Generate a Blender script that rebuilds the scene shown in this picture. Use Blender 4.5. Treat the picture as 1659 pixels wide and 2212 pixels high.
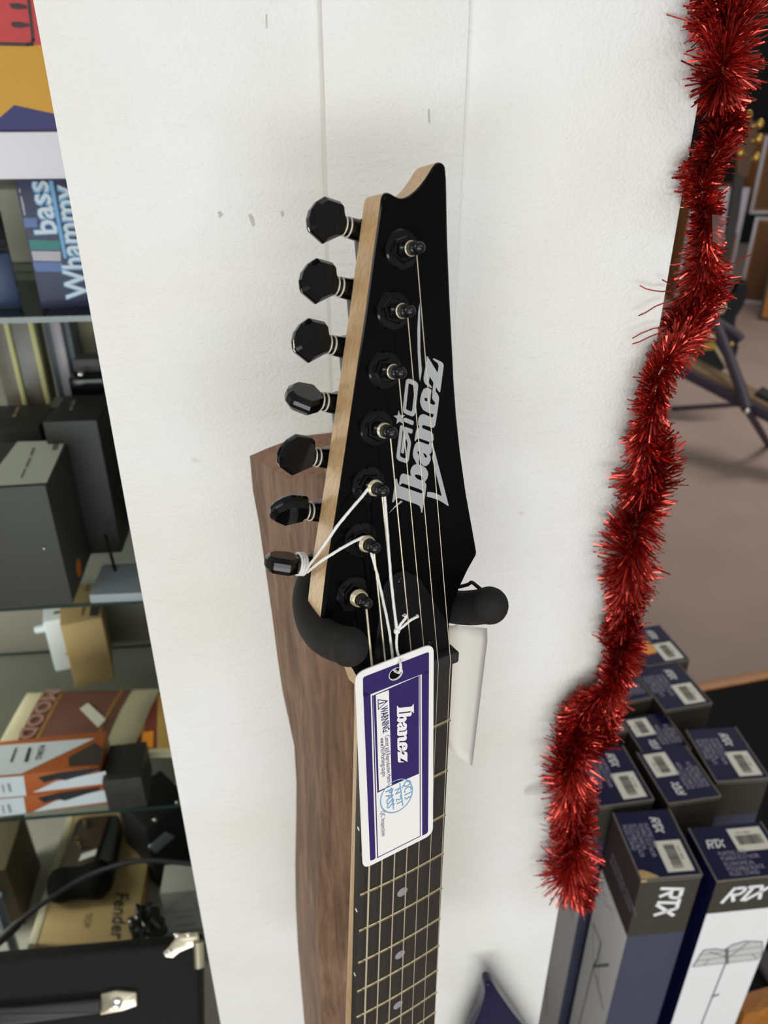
import bpy, bmesh, math, random
from mathutils import Vector, Matrix
from mathutils.geometry import tessellate_polygon
random.seed(7)
PI = math.pi
for o in list(bpy.data.objects): bpy.data.objects.remove(o)
S = bpy.context.scene
COL = S.collection

# ------------------------------------------------------------ camera, world, lights
F = 1661.0                                   # focal length in pixels of a 1659 x 2212 frame
TH = math.atan(F / 3031.0); CT, ST = math.cos(TH), math.sin(TH)
CAM = Vector((0, 0, 1.5))
cd = bpy.data.cameras.new('camera'); cam = bpy.data.objects.new('camera', cd); COL.objects.link(cam)
cam.location = CAM; cam.rotation_euler = (PI / 2 - TH, 0, 0)
cd.sensor_fit = 'VERTICAL'; cd.sensor_height = 36; cd.sensor_width = 27; cd.lens = F * 36 / 2212
cd.clip_start = 0.02; cd.clip_end = 60
cd.dof.use_dof = True; cd.dof.focus_distance = 0.37; cd.dof.aperture_fstop = 11.0
S.camera = cam
S.view_settings.view_transform = 'Standard'; S.view_settings.look = 'None'
S.view_settings.gamma = 1; S.view_settings.use_curve_mapping = False
S.view_settings.exposure = -0.14

w = bpy.data.worlds.new('room_light'); S.world = w; w.use_nodes = True
nt = w.node_tree; nt.nodes.clear()
out = nt.nodes.new('ShaderNodeOutputWorld'); bg = nt.nodes.new('ShaderNodeBackground')
tc = nt.nodes.new('ShaderNodeTexCoord'); sp = nt.nodes.new('ShaderNodeSeparateXYZ'); cr = nt.nodes.new('ShaderNodeValToRGB')
mr = nt.nodes.new('ShaderNodeMapRange'); mr.inputs['From Min'].default_value = -1
nt.links.new(tc.outputs['Generated'], sp.inputs[0]); nt.links.new(sp.outputs['Z'], mr.inputs['Value'])
nt.links.new(mr.outputs[0], cr.inputs[0]); nt.links.new(cr.outputs[0], bg.inputs[0]); nt.links.new(bg.outputs[0], out.inputs[0])
el = cr.color_ramp.elements
el[0].position = 0.35; el[0].color = (0.28, 0.275, 0.27, 1)
el[1].position = 0.62; el[1].color = (0.54, 0.54, 0.537, 1)
e = el.new(0.5); e.color = (0.82, 0.815, 0.80, 1)
bg.inputs[1].default_value = 0.62

def area(name, loc, target, sx, sy, power, col):
    l = bpy.data.lights.new(name, 'AREA'); l.shape = 'RECTANGLE'; l.size = sx; l.size_y = sy; l.energy = power; l.color = col
    o = bpy.data.objects.new(name, l); COL.objects.link(o); o.location = loc
    o.rotation_euler = (Vector(target) - Vector(loc)).to_track_quat('-Z', 'Y').to_euler()
area('assumed_ceiling_front', (-0.5, -2.9, 2.7), (0, 0.4, 1.0), 1.8, 0.6, 20, (1, 0.98, 0.945))  # unseen lamp, assumed from the overhead light on the column
area('assumed_ceiling_right', (1.3, -1.0, 2.75), (0.3, 0.5, 0.8), 1.3, 0.4, 9, (1, 0.98, 0.95))  # assumed overhead lamp, out of view on the right
area('assumed_window_fill', (0.1, -3.4, 0.5), (0.12, 0.5, 0.4), 4.4, 1.0, 112, (0.95, 0.98, 1))  # unseen fill added to light the column evenly; cool window daylight is assumed
area('cabinet_fill_left', (-2.1, 0.05, 2.2), (-0.42, 0.98, 0.75), 1.0, 0.5, 12, (1, 0.96, 0.9))  # unseen fill light, added to brighten the cabinet from the left
area('assumed_ceiling_aisle', (2.2, 3.6, 2.75), (2.2, 3.8, 0), 1.4, 0.4, 38, (1, 0.92, 0.87))  # unseen overhead lamp assumed over the aisle, added to brighten the far floor

# ------------------------------------------------------------ projection helpers
def ray(px, py):
    u = px - 829.5; v = py - 1106.0
    return Vector((u, F * CT - v * ST, -(F * ST + v * CT))) / F
def atd(px, py, d): return CAM + ray(px, py) * d
def atY(px, py, Y):
    r = ray(px, py); return CAM + r * (Y / r.y)
def atz(px, py, z):
    r = ray(px, py); return CAM + r * ((z - CAM.z) / r.z)
def onp(px, py, P, n):
    r = ray(px, py); return CAM + r * ((Vector(P) - CAM).dot(n) / r.dot(n))

# ------------------------------------------------------------ materials
def lin(c):
    return tuple(((x / 255) / 12.92 if x / 255 <= 0.04045 else ((x / 255 + 0.055) / 1.055) ** 2.4) for x in c)
MATS = {}
def mat(name, rgb, rough=0.5, metal=0.0, var=None, bump=None, spec=0.5, stretch=None, gain=1.0, coat=0.0):
    if name in MATS: return MATS[name]
    m = bpy.data.materials.new(name); m.use_nodes = True; MATS[name] = m
    t = m.node_tree; b = t.nodes['Principled BSDF']
    c = tuple(min(1, x * gain) for x in lin(rgb)) + (1,)
    b.inputs['Base Color'].default_value = c; b.inputs['Roughness'].default_value = rough; b.inputs['Metallic'].default_value = metal
    b.inputs['Specular IOR Level'].default_value = spec; b.inputs['Coat Weight'].default_value = coat
    co = t.nodes.new('ShaderNodeTexCoord'); mp = t.nodes.new('ShaderNodeMapping'); t.links.new(co.outputs['Object'], mp.inputs[0])
    if stretch: mp.inputs['Scale'].default_value = stretch
    if var is None: var = (40, 0.06)
    n = t.nodes.new('ShaderNodeTexNoise'); n.inputs['Scale'].default_value = var[0]; n.inputs['Detail'].default_value = 5
    t.links.new(mp.outputs[0], n.inputs['Vector'])
    x = t.nodes.new('ShaderNodeMix'); x.data_type = 'RGBA'
    x.inputs[6].default_value = tuple(v * (1 - var[1]) for v in c[:3]) + (1,); x.inputs[7].default_value = tuple(min(1, v * (1 + var[1])) for v in c[:3]) + (1,)
    t.links.new(n.outputs['Fac'], x.inputs[0]); t.links.new(x.outputs[2], b.inputs['Base Color'])
    if bump:
        n2 = t.nodes.new('ShaderNodeTexNoise'); n2.inputs['Scale'].default_value = bump[0]; n2.inputs['Detail'].default_value = 6
        t.links.new(mp.outputs[0], n2.inputs['Vector'])
        bp = t.nodes.new('ShaderNodeBump'); bp.inputs['Strength'].default_value = bump[1]; bp.inputs['Distance'].default_value = bump[2] if len(bump) > 2 else 0.001
        t.links.new(n2.outputs['Fac'], bp.inputs['Height']); t.links.new(bp.outputs[0], b.inputs['Normal'])
    return m
def wood(name, dark, light, scale, stretch, rough=0.5, bumpd=0.0006, knots=False, mid=0.5):
    if name in MATS: return MATS[name]
    m = bpy.data.materials.new(name); m.use_nodes = True; MATS[name] = m
    t = m.node_tree; b = t.nodes['Principled BSDF']; b.inputs['Roughness'].default_value = rough
    co = t.nodes.new('ShaderNodeTexCoord'); mp = t.nodes.new('ShaderNodeMapping'); mp.inputs['Scale'].default_value = stretch
    t.links.new(co.outputs['Object'], mp.inputs[0])
    n = t.nodes.new('ShaderNodeTexNoise'); n.inputs['Scale'].default_value = scale; n.inputs['Detail'].default_value = 9; n.inputs['Roughness'].default_value = 0.68
    n.inputs['Distortion'].default_value = 0.6
    t.links.new(mp.outputs[0], n.inputs['Vector'])
    r = t.nodes.new('ShaderNodeValToRGB'); r.color_ramp.elements[0].position = mid - 0.2; r.color_ramp.elements[1].position = mid + 0.2
    r.color_ramp.elements[0].color = lin(dark) + (1,); r.color_ramp.elements[1].color = lin(light) + (1,)
    t.links.new(n.outputs['Fac'], r.inputs[0])
    fine = t.nodes.new('ShaderNodeTexNoise'); fine.inputs['Scale'].default_value = scale * 6; fine.inputs['Detail'].default_value = 4
    t.links.new(mp.outputs[0], fine.inputs['Vector'])
    x = t.nodes.new('ShaderNodeMix'); x.data_type = 'RGBA'; x.blend_type = 'MULTIPLY'; x.inputs[0].default_value = 0.5
    fr = t.nodes.new('ShaderNodeValToRGB'); fr.color_ramp.elements[0].position = 0.35; fr.color_ramp.elements[1].position = 0.6
    fr.color_ramp.elements[0].color = (0.55, 0.5, 0.45, 1)
    t.links.new(fine.outputs['Fac'], fr.inputs[0]); t.links.new(r.outputs[0], x.inputs[6]); t.links.new(fr.outputs[0], x.inputs[7])
    t.links.new(x.outputs[2], b.inputs['Base Color'])
    bp = t.nodes.new('ShaderNodeBump'); bp.inputs['Strength'].default_value = 0.25; bp.inputs['Distance'].default_value = bumpd
    t.links.new(fine.outputs['Fac'], bp.inputs['Height']); t.links.new(bp.outputs[0], b.inputs['Normal'])
    return m
def paint_mat():
    m = bpy.data.materials.new('white_painted_board'); m.use_nodes = True
    t = m.node_tree; b = t.nodes['Principled BSDF']; b.inputs['Roughness'].default_value = 0.55; b.inputs['Specular IOR Level'].default_value = 0.3
    co = t.nodes.new('ShaderNodeTexCoord')
    def noise(scale, st, det=6, dist=0.0):
        mp = t.nodes.new('ShaderNodeMapping'); mp.inputs['Scale'].default_value = st; t.links.new(co.outputs['Object'], mp.inputs[0])
        n = t.nodes.new('ShaderNodeTexNoise'); n.inputs['Scale'].default_value = scale; n.inputs['Detail'].default_value = det; n.inputs['Distortion'].default_value = dist
        t.links.new(mp.outputs[0], n.inputs['Vector']); return n.outputs['Fac']
    big = noise(7, (1, 1, 1)); fine = noise(480, (1, 1, 1), 5); grain = noise(190, (0.3, 1, 1), 5); vert = noise(60, (1, 1, 0.06), 4)
    spots = noise(38, (1, 1, 1), 2)
    r = t.nodes.new('ShaderNodeValToRGB'); el = r.color_ramp.elements
    el[0].position = 0.3; el[0].color = lin((224, 223, 213)) + (1,); el[1].position = 0.62; el[1].color = lin((232, 233, 231)) + (1,)
    t.links.new(big, r.inputs[0])
    sr = t.nodes.new('ShaderNodeValToRGB'); sr.color_ramp.elements[0].position = 0.735; sr.color_ramp.elements[0].color = (1, 1, 1, 1)
    sr.color_ramp.elements[1].position = 0.79; sr.color_ramp.elements[1].color = (0.78, 0.76, 0.72, 1)
    t.links.new(spots, sr.inputs[0])
    x = t.nodes.new('ShaderNodeMix'); x.data_type = 'RGBA'; x.blend_type = 'MULTIPLY'; x.inputs[0].default_value = 1
    t.links.new(r.outputs[0], x.inputs[6]); t.links.new(sr.outputs[0], x.inputs[7]); t.links.new(x.outputs[2], b.inputs['Base Color'])
    def mul(a, k):
        n = t.nodes.new('ShaderNodeMath'); n.operation = 'MULTIPLY'; n.inputs[1].default_value = k; t.links.new(a, n.inputs[0]); return n.outputs[0]
    def add(a, c):
        n = t.nodes.new('ShaderNodeMath'); t.links.new(a, n.inputs[0]); t.links.new(c, n.inputs[1]); return n.outputs[0]
    h = add(add(mul(fine, 0.6), mul(grain, 0.7)), mul(vert, 0.4))
    bp = t.nodes.new('ShaderNodeBump'); bp.inputs['Strength'].default_value = 1.0; bp.inputs['Distance'].default_value = 0.0013
    t.links.new(h, bp.inputs['Height']); t.links.new(bp.outputs[0], b.inputs['Normal'])
    return m
def glass_mat(name, tint, refl, trans):
    m = bpy.data.materials.new(name); m.use_nodes = True; t = m.node_tree; t.nodes.clear()
    o = t.nodes.new('ShaderNodeOutputMaterial'); tr = t.nodes.new('ShaderNodeBsdfTransparent'); gl = t.nodes.new('ShaderNodeBsdfGlossy')
    tr.inputs[0].default_value = tint + (1,); gl.inputs['Roughness'].default_value = 0.03; gl.inputs[0].default_value = (0.9, 0.95, 0.95, 1)
    lw = t.nodes.new('ShaderNodeLayerWeight'); lw.inputs[0].default_value = refl
    nz = t.nodes.new('ShaderNodeTexNoise'); nz.inputs['Scale'].default_value = 6
    mx = t.nodes.new('ShaderNodeMixShader'); t.links.new(lw.outputs['Fresnel'], mx.inputs[0]); t.links.new(tr.outputs[0], mx.inputs[1]); t.links.new(gl.outputs[0], mx.inputs[2])
    t.links.new(mx.outputs[0], o.inputs[0]); return m

PAINT = paint_mat()
BLACK = mat('gloss_black_finish', (7, 7, 8), 0.12, spec=0.10, var=(30, 0.1))
BLKMET = mat('black_plated_metal', (9, 9, 10), 0.12, 0.0, spec=0.32, var=(60, 0.1))
FOAM = mat('black_foam_rubber', (34, 33, 32), 0.8, spec=0.25, var=(300, 0.2), bump=(900, 0.3, 0.0004))
MAPLE = wood('pale_maple', (184, 150, 106), (206, 173, 128), 30, (6, 0.5, 6), 0.4, 0.0001)
ROSE = wood('dark_fretboard_wood', (37, 34, 31), (50, 46, 42), 60, (8, 0.5, 8), 0.5, 0.0002)
WALNUT = wood('brown_walnut', (80, 58, 43), (152, 121, 95), 24, (6, 6, 0.4), 0.5, 0.0008)
WALEND = wood('walnut_end_grain', (120, 88, 68), (160, 122, 98), 60, (3, 3, 3), 0.6, 0.0004)
NICKEL = mat('nickel_silver', (205, 198, 178), 0.28, 1.0, var=(200, 0.1))
FRETM = mat('brass_toned_fret_wire', (190, 180, 148), 0.3, 1.0, var=(300, 0.12))
STRM = mat('string_steel', (214, 205, 178), 0.35, 0.45, var=(800, 0.2))
CHROME = mat('chrome', (215, 212, 205), 0.15, 1.0)
CORD = mat('white_cotton_cord', (236, 234, 230), 0.85, var=(1500, 0.12), bump=(2500, 0.6, 0.0004))
SILVER = mat('silver_print', (172, 174, 176), 0.45, 0.0, var=(400, 0.03), spec=0.3)
WHITE = mat('white_card', (238, 237, 233), 0.5, var=(30, 0.015), spec=0.3)
PURPLE = mat('deep_purple_print', (48, 36, 96), 0.42, var=(60, 0.05), spec=0.3)
STAMP = mat('blue_stamp_ink', (118, 168, 206), 0.6, var=(300, 0.2))
GREYTX = mat('grey_ink', (140, 138, 150), 0.6)

# ------------------------------------------------------------ mesh helpers
I4 = Matrix.Identity(4)
def frame(o, x, y, z=None):
    x = Vector(x).normalized(); y = Vector(y).normalized(); z = Vector(z).normalized() if z is not None else x.cross(y).normalized()
    return Matrix(((x.x, y.x, z.x, o[0]), (x.y, y.y, z.y, o[1]), (x.z, y.z, z.z, o[2]), (0, 0, 0, 1)))
def rotz(a, o=(0, 0, 0)): return Matrix.Translation(Vector(o)) @ Matrix.Rotation(a, 4, 'Z')
def link(o, parent=None):
    COL.objects.link(o)
    if parent is not None: o.parent = parent
    return o
class MB:
    def __init__(s): s.v = []; s.f = []; s.m = []
    def add(s, vs, fs, mi=0, M=None):
        b = len(s.v)
        for p in vs:
            p = Vector(p); s.v.append((M @ p) if M is not None else p)
        for k, f in enumerate(fs):
            s.f.append(tuple(i + b for i in f)); s.m.append(mi[k] if isinstance(mi, (list, tuple)) else mi)
        return s
    def box(s, lo, hi, M=None, mi=0, bev=0.0, seg=2):
        bm = bmesh.new(); bmesh.ops.create_cube(bm, size=1)
        for v in bm.verts: v.co = Vector([(lo[i] + hi[i]) / 2 + v.co[i] * (hi[i] - lo[i]) for i in range(3)])
        if bev: bmesh.ops.bevel(bm, geom=bm.edges[:], offset=bev, segments=seg, profile=0.6, affect='EDGES')
        bm.verts.index_update()
        s.add([v.co.copy() for v in bm.verts], [tuple(v.index for v in f.verts) for f in bm.faces], mi, M); bm.free(); return s
    def prism(s, out, z0, z1, M=None, mi=0, mtop=None, mside=None, bev=0.0):
        n = len(out); a = sum(out[i][0] * out[(i + 1) % n][1] - out[(i + 1) % n][0] * out[i][1] for i in range(n))
        if a < 0: out = out[::-1]
        ms = mi if mside is None else mside; mt = mi if mtop is None else mtop
        rings = [(0, z0)]
        if bev: rings += [(0, z1 - bev), (bev * 0.3, z1 - bev * 0.3), (bev, z1)]
        else: rings += [(0, z1)]
        vs = []
        for ins, z in rings:
            for i in range(n):
                p = Vector(out[i][:2]); q0 = Vector(out[i - 1][:2]); q1 = Vector(out[(i + 1) % n][:2])
                e0 = (p - q0).normalized(); e1 = (q1 - p).normalized()
                nn = Vector((-e0.y - e1.y, e0.x + e1.x)); l = nn.length
                nn = nn / l if l > 1e-6 else Vector((0, 0)); k = 1 / max(0.5, l / 2)
                pp = p + nn * ins * k; vs.append((pp.x, pp.y, z))
        fs = [tuple(range(n - 1, -1, -1))]; mm = [ms]
        for r in range(len(rings) - 1):
            for i in range(n):
                j = (i + 1) % n; fs.append((r * n + i, r * n + j, (r + 1) * n + j, (r + 1) * n + i)); mm.append(ms if r == 0 else mt)
        L = len(rings) - 1; fs.append(tuple(L * n + i for i in range(n))); mm.append(mt)
        return s.add(vs, fs, mm, M)
    def tube(s, pts, r, seg=10, M=None, mi=0, caps=True, round_end=False):
        pts = [Vector(p) for p in pts]; n = len(pts); R = r if isinstance(r, (list, tuple)) else [r] * n
        vs = []; up = None
        for i, p in enumerate(pts):
            t = (pts[min(i + 1, n - 1)] - pts[max(i - 1, 0)]).normalized()
            if up is None: up = t.orthogonal().normalized()
            up = (up - t * up.dot(t)); up = up.normalized() if up.length > 1e-8 else t.orthogonal().normalized()
            b = t.cross(up)
            for k in range(seg):
                a = 2 * PI * k / seg; vs.append(p + (up * math.cos(a) + b * math.sin(a)) * R[i])
        fs = [(i * seg + k, i * seg + (k + 1) % seg, (i + 1) * seg + (k + 1) % seg, (i + 1) * seg + k) for i in range(n - 1) for k in range(seg)]
        if caps: fs += [tuple(range(seg - 1, -1, -1)), tuple((n - 1) * seg + k for k in range(seg))]
        return s.add(vs, fs, mi, M)
    def lathe(s, prof, seg=24, M=None, mi=0):
        n = len(prof); vs = [(r * math.cos(2 * PI * k / seg), r * math.sin(2 * PI * k / seg), z) for r, z in prof for k in range(seg)]
        fs = [(i * seg + k, i * seg + (k + 1) % seg, (i + 1) * seg + (k + 1) % seg, (i + 1) * seg + k) for i in range(n - 1) for k in range(seg)]
        fs += [tuple(range(seg - 1, -1, -1)), tuple((n - 1) * seg + k for k in range(seg))]
        return s.add(vs, fs, mi, M)
    def sphere(s, c, r, M=None, mi=0, seg=20, sq=(1, 1, 1)):
        prof = [(max(1e-5, r * math.sin(PI * i / 12)), -r * math.cos(PI * i / 12)) for i in range(13)]
        T = Matrix.Translation(Vector(c)) @ Matrix.Diagonal((sq[0], sq[1], sq[2], 1))
        return s.lathe(prof, seg, (M @ T) if M is not None else T, mi)
    def fill(s, loops, M=None, mi=0, z=0.0):
        L = [[Vector((p[0], p[1], 0)) for p in lp] for lp in loops]
        tris = tessellate_polygon(L); flat = [p for lp in L for p in lp]
        fs = []
        for a, b, c in tris:
            ar = (flat[b] - flat[a]).cross(flat[c] - flat[a]).z
            fs.append((a, b, c) if ar > 0 else (a, c, b))
        return s.add([(p.x, p.y, z) for p in flat], fs, mi, M)
    def stroke(s, pts, wd, M=None, mi=0, z=0.0, ext=True):
        P = [Vector((p[0], p[1])) for p in pts]
        for i in range(len(P) - 1):
            d = P[i + 1] - P[i]
            if d.length < 1e-9: continue
            d.normalize(); n = Vector((-d.y, d.x)) * wd / 2; e = d * wd / 2 if ext else Vector((0, 0))
            a = P[i] - e; b = P[i + 1] + e
            q = [a - n, b - n, b + n, a + n]; s.add([(t.x, t.y, z) for t in q], [(0, 1, 2, 3)], mi, M)
        return s
    def build(s, name, mats, parent=None, smooth=35, loc=None):
        me = bpy.data.meshes.new(name); me.from_pydata([tuple(v) for v in s.v], [], s.f); me.update()
        if not isinstance(mats, (list, tuple)): mats = [mats]
        for m in mats: me.materials.append(m)
        for p, mi in zip(me.polygons, s.m): p.material_index = mi
        if smooth:
            me.shade_smooth(); me.set_sharp_from_angle(angle=math.radians(smooth))
        o = bpy.data.objects.new(name, me); link(o, parent)
        return o
def thing(name, label, cat, M=None, group=None):
    o = bpy.data.objects.new(name, None); o.empty_display_size = 0.05; link(o)
    if M is not None: o.matrix_world = M
    o['label'] = label; o['category'] = cat
    if group: o['group'] = group
    return o
def tag(o, label, cat, group=None):
    o['label'] = label; o['category'] = cat
    if group: o['group'] = group
    return o
def struct(o): o['kind'] = 'structure'; return o
def dup(root, M, label, group=None):
    r = root.copy(); COL.objects.link(r); r.matrix_world = M; r['label'] = label
    if group: r['group'] = group
    for ch in list(root.children):
        c = ch.copy(); COL.objects.link(c); c.parent = r; c.matrix_basis = ch.matrix_basis.copy()
        for g in list(ch.children):
            d = g.copy(); COL.objects.link(d); d.parent = c; d.matrix_basis = g.matrix_basis.copy()
    return r
def text_geo(mb, body, size, M, mi=0, sx=1.0, align='LEFT', shear=0.0, bold=0.0, fit=None):
    c = bpy.data.curves.new('t', 'FONT'); c.body = body; c.size = size; c.align_x = align; c.shear = shear; c.offset = bold; c.resolution_u = 2
    c.space_line = 0.85
    o = bpy.data.objects.new('t', c); COL.objects.link(o)
    me = bpy.data.meshes.new_from_object(o.evaluated_get(bpy.context.evaluated_depsgraph_get()))
    if fit: sx = fit / max(v.co.x for v in me.vertices)
    mb.add([(v.co.x * sx, v.co.y, 0) for v in me.vertices], [tuple(p.vertices) for p in me.polygons], mi, M)
    bpy.data.objects.remove(o); bpy.data.curves.remove(c); bpy.data.meshes.remove(me)
    return mb
def smoothpath(pts, n=6):
    P = [Vector(p) for p in pts]; o = []
    for i in range(len(P) - 1):
        p0 = P[max(i - 1, 0)]; p1 = P[i]; p2 = P[i + 1]; p3 = P[min(i + 2, len(P) - 1)]
        for k in range(n):
            t = k / n
            o.append(0.5 * ((2 * p1) + (p2 - p0) * t + (2 * p0 - 5 * p1 + 4 * p2 - p3) * t * t + (3 * p1 - p0 - 3 * p2 + p3) * t ** 3))
    o.append(P[-1]); return o

# ------------------------------------------------------------ the setting
YAW = math.radians(5.9)
WX = Vector((math.cos(YAW), math.sin(YAW), 0)); WN = Vector((math.sin(YAW), -math.cos(YAW), 0))   # along / out of the column face
WP = Vector((0, 0.43, 0))
FLOOR = mat('concrete_floor', (160, 139, 128), 0.7, var=(3.5, 0.16), bump=(60, 0.1))
mb = MB(); mb.box((-4, -3, -0.1), (7, 9.2, 0)); struct(mb.build('floor', FLOOR))
DARK = mat('black_back_wall', (12, 11, 12), 0.9, var=(4, 0.3))
mb = MB(); mb.box((-4, 9.0, 0), (7, 9.2, 3)); struct(mb.build('wall_back', DARK))

# column of three white boards
def wall_u(px, py): return (onp(px, py, WP, WN) - WP).dot(WX)
uL, u1, u2, uR = wall_u(272, 1106), wall_u(727, 1106), wall_u(964, 1106), wall_u(1360, 1106)
CM = frame(WP, WX, -WN)                       # local x along the face, y into the column, z up
col = bpy.data.objects.new('trim_1', None); link(col); col.matrix_world = CM; col['kind'] = 'structure'
col['label'] = 'white painted boarded column'
D = 0.30
for a, b, d, bv in ((uL, u1 - 0.0006, 0.0, 0.0022), (u1 + 0.0006, u2, -0.0042, 0.0020), (u2 + 0.0002, uR, 0.0018, 0.0025)):
    mb = MB(); mb.box((a, d, 0), (b, D, 2.7), bev=bv); o = mb.build('board', PAINT, col)

mb = MB(); mb.box((u1 - 0.004, 0.0008, 0), (u1 + 0.004, 0.02, 2.69)); mb.build('seam_filler', mat('cream_filler', (216, 214, 206), 0.7), col, 0)

SCUFF = mat('grey_scuff', (188, 186, 178), 0.7, var=(300, 0.12))
for pts in ([(536, 464), (543, 462), (548, 470), (551, 486), (546, 490), (541, 478)], [(470, 458), (477, 456), (482, 464), (474, 472)], [(606, 458), (613, 455), (614, 466), (609, 469)], [(574, 30), (577, 30), (578, 62), (575, 60)], [(925, 236), (928, 236), (930, 268), (926, 262)]):
    mb = MB(); y_ = -0.0046 if 727 < pts[0][0] < 1000 else -0.0002
    q = [CM.inverted() @ onp(x, y, WP + WN * -y_, WN) for x, y in pts]; mb.add([(p.x, y_, p.z) for p in q], [tuple(range(len(q)))]); mb.build('scuff_mark', SCUFF, col, 0)

# ------------------------------------------------------------ the guitar
GX = Vector((0.86391377, 0.50283815, -0.02840405)); GS = Vector((-0.01481603, -0.03099905, -0.9994096)); GN = Vector((0.50342177, -0.86382455, 0.01933044))
GP = Vector((0.01223934, 0.27399613, 1.26306795))
GM = frame(GP, GX, -GS, GN)
gt = thing('electric_guitar', 'black seven string electric guitar hanging by its long headstock on the white column', 'guitar', GM)
PH = math.radians(11)
HM = Matrix(((1, 0, 0, 0), (0, math.cos(PH), math.sin(PH), 0.004), (0, -math.sin(PH), math.cos(PH), -0.003), (0, 0, 0, 1)))
HW = GM @ HM; HWi = HW.inverted(); GMi = GM.inverted()
def hp(px, py, z=0.0):
    n = HW.to_3x3() @ Vector((0, 0, 1)); P = HW @ Vector((0, 0, z)); q = HWi @ onp(px, py, P, n); return (q.x, q.y)
def gl(px, py, z):                              # point at height z above the head face, guitar-local
    q = hp(px, py, z); return HM @ Vector((q[0], q[1], z))
head_px = [(692, 1362), (707.7, 1226), (725.8, 1120.6), (741, 1021), (759, 900.6), (777, 776), (792, 676.6), (807, 565), (822, 459.6), (825, 434), (828.5, 421), (833.5, 416),
           (839, 415), (846, 417), (853, 421.5), (861, 425.5), (869, 427), (876.5, 426), (884, 423), (891.5, 418), (900, 411), (909.6, 401), (919, 389), (927.7, 376), (936, 362), (942.8, 353), (948.8, 349.5), (955, 350), (960.5, 354), (963.9, 361),
           (966, 385), (966.9, 420), (968.4, 511), (973, 631), (979, 752), (982.5, 825), (988, 900.6), (996, 976), (1008.5, 1066), (1020.5, 1132.6), (1029.5, 1183), (1031, 1192), (1030, 1200),
           (1012, 1232), (994, 1270), (979, 1310), (972, 1350), (973, 1392), (977, 1424), (786, 1496), (778, 1472), (765, 1448), (742, 1422), (715, 1395)]
hout = [hp(*p) for p in head_px]
mb = MB(); mb.prism(hout, -0.0148, 0.0, HM, mi=0, mtop=1, mside=0, bev=0.0013)
mb.build('headstock', [MAPLE, BLACK], gt, 12)
# neck and fretboard
def hw(s): return (0.048 + 0.02 * s / 0.486) / 2
NS = [i * 0.02 for i in range(0, 22)]
mb = MB(); ring = []
for s in [-0.012] + NS:
    ww = hw(max(s, 0)) * (1 if s >= 0 else 0.92); dp = 0.0135 + 0.004 * max(s, 0) / 0.4 + (0.002 if s < 0.02 else 0)
    ex = 0.85 - 0.5 * min(1, max(0, s - 0.06) / 0.2)
    r = [(-ww, -s, -0.0061), (ww, -s, -0.0061)] + [(math.copysign(ww * abs(math.cos(a)) ** ex, math.cos(a)), -s, -0.0061 - dp * math.sin(a) ** 0.8) for a in [PI * k / 12 for k in range(1, 12)]]
    ring.append(r)
n = len(ring[0])
for r in ring: mb.v += [Vector(p) for p in r]
for i in range(len(ring) - 1):
    for k in range(n):
        j = (k + 1) % n; mb.f.append((i * n + k, (i + 1) * n + k, (i + 1) * n + j, i * n + j)); mb.m.append(0)
mb.f += [tuple(range(n)), tuple((len(ring) - 1) * n + k for k in range(n - 1, -1, -1))]; mb.m += [0, 0]
mb.build('neck', MAPLE, gt, 50)
def crown(x): return -x * x / 0.8
mb = MB(); ring = []
for s in NS:
    ww = hw(s); ring.append([(-ww, -s, -0.006), (ww, -s, -0.006)] + [(ww - 2 * ww * k / 8, -s, crown(ww - 2 * ww * k / 8)) for k in range(9)])
n = len(ring[0])
for r in ring: mb.v += [Vector(p) for p in r]
for i in range(len(ring) - 1):
    for k in range(n):
        j = (k + 1) % n; mb.f.append((i * n + k, (i + 1) * n + k, (i + 1) * n + j, i * n + j)); mb.m.append(0)
mb.f += [tuple(range(n)), tuple((len(ring) - 1) * n + k for k in range(n - 1, -1, -1))]; mb.m += [0, 0]
mb.build('fretboard', ROSE, gt, 40)
fp = lambda k: 0.648 * (1 - 2 ** (-k / 12))
for k in range(1, 17):
    s = fp(k); ww = hw(s) - 0.0004; mb = MB()
    pts = [(-ww + 2 * ww * t / 10, -s, crown(-ww + 2 * ww * t / 10) + 0.0002) for t in range(11)]
    mb.tube(pts, 0.00115, 8); mb.build('fret', FRETM, gt, 60)
DOT = mat('grey_pearl_inlay', (150, 150, 152), 0.35); SDOT = mat('white_side_dot', (225, 225, 220), 0.5)
for k in (3, 5, 7, 9, 12, 15):
    s = (fp(k) + fp(k - 1)) / 2
    for dx in ((0,) if k != 12 else (-0.014, 0.014)):
        mb = MB(); mb.lathe([(0.0033, -0.0004), (0.0033, 0.00012), (0.0001, 0.00018)], 20, Matrix.Translation((dx, -s, crown(dx)))); mb.build('inlay_dot', DOT, gt)
    mb = MB(); mb.lathe([(0.0011, 0), (0.0011, 0.0002), (0.0001, 0.0003)], 12, Matrix.Translation((-hw(s), -s, -0.0028)) @ Matrix.Rotation(-PI / 2, 4, 'Y')); mb.build('side_dot', SDOT, gt)
NUTM = mat('black_nut_plastic', (44, 44, 46), 0.5, spec=0.35)
mb = MB(); mb.box((-0.0255, -0.0005, -0.0065), (0.0262, 0.0058, 0.0016), bev=0.0012, seg=3); mb.build('nut', NUTM, gt, 40)
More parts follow.
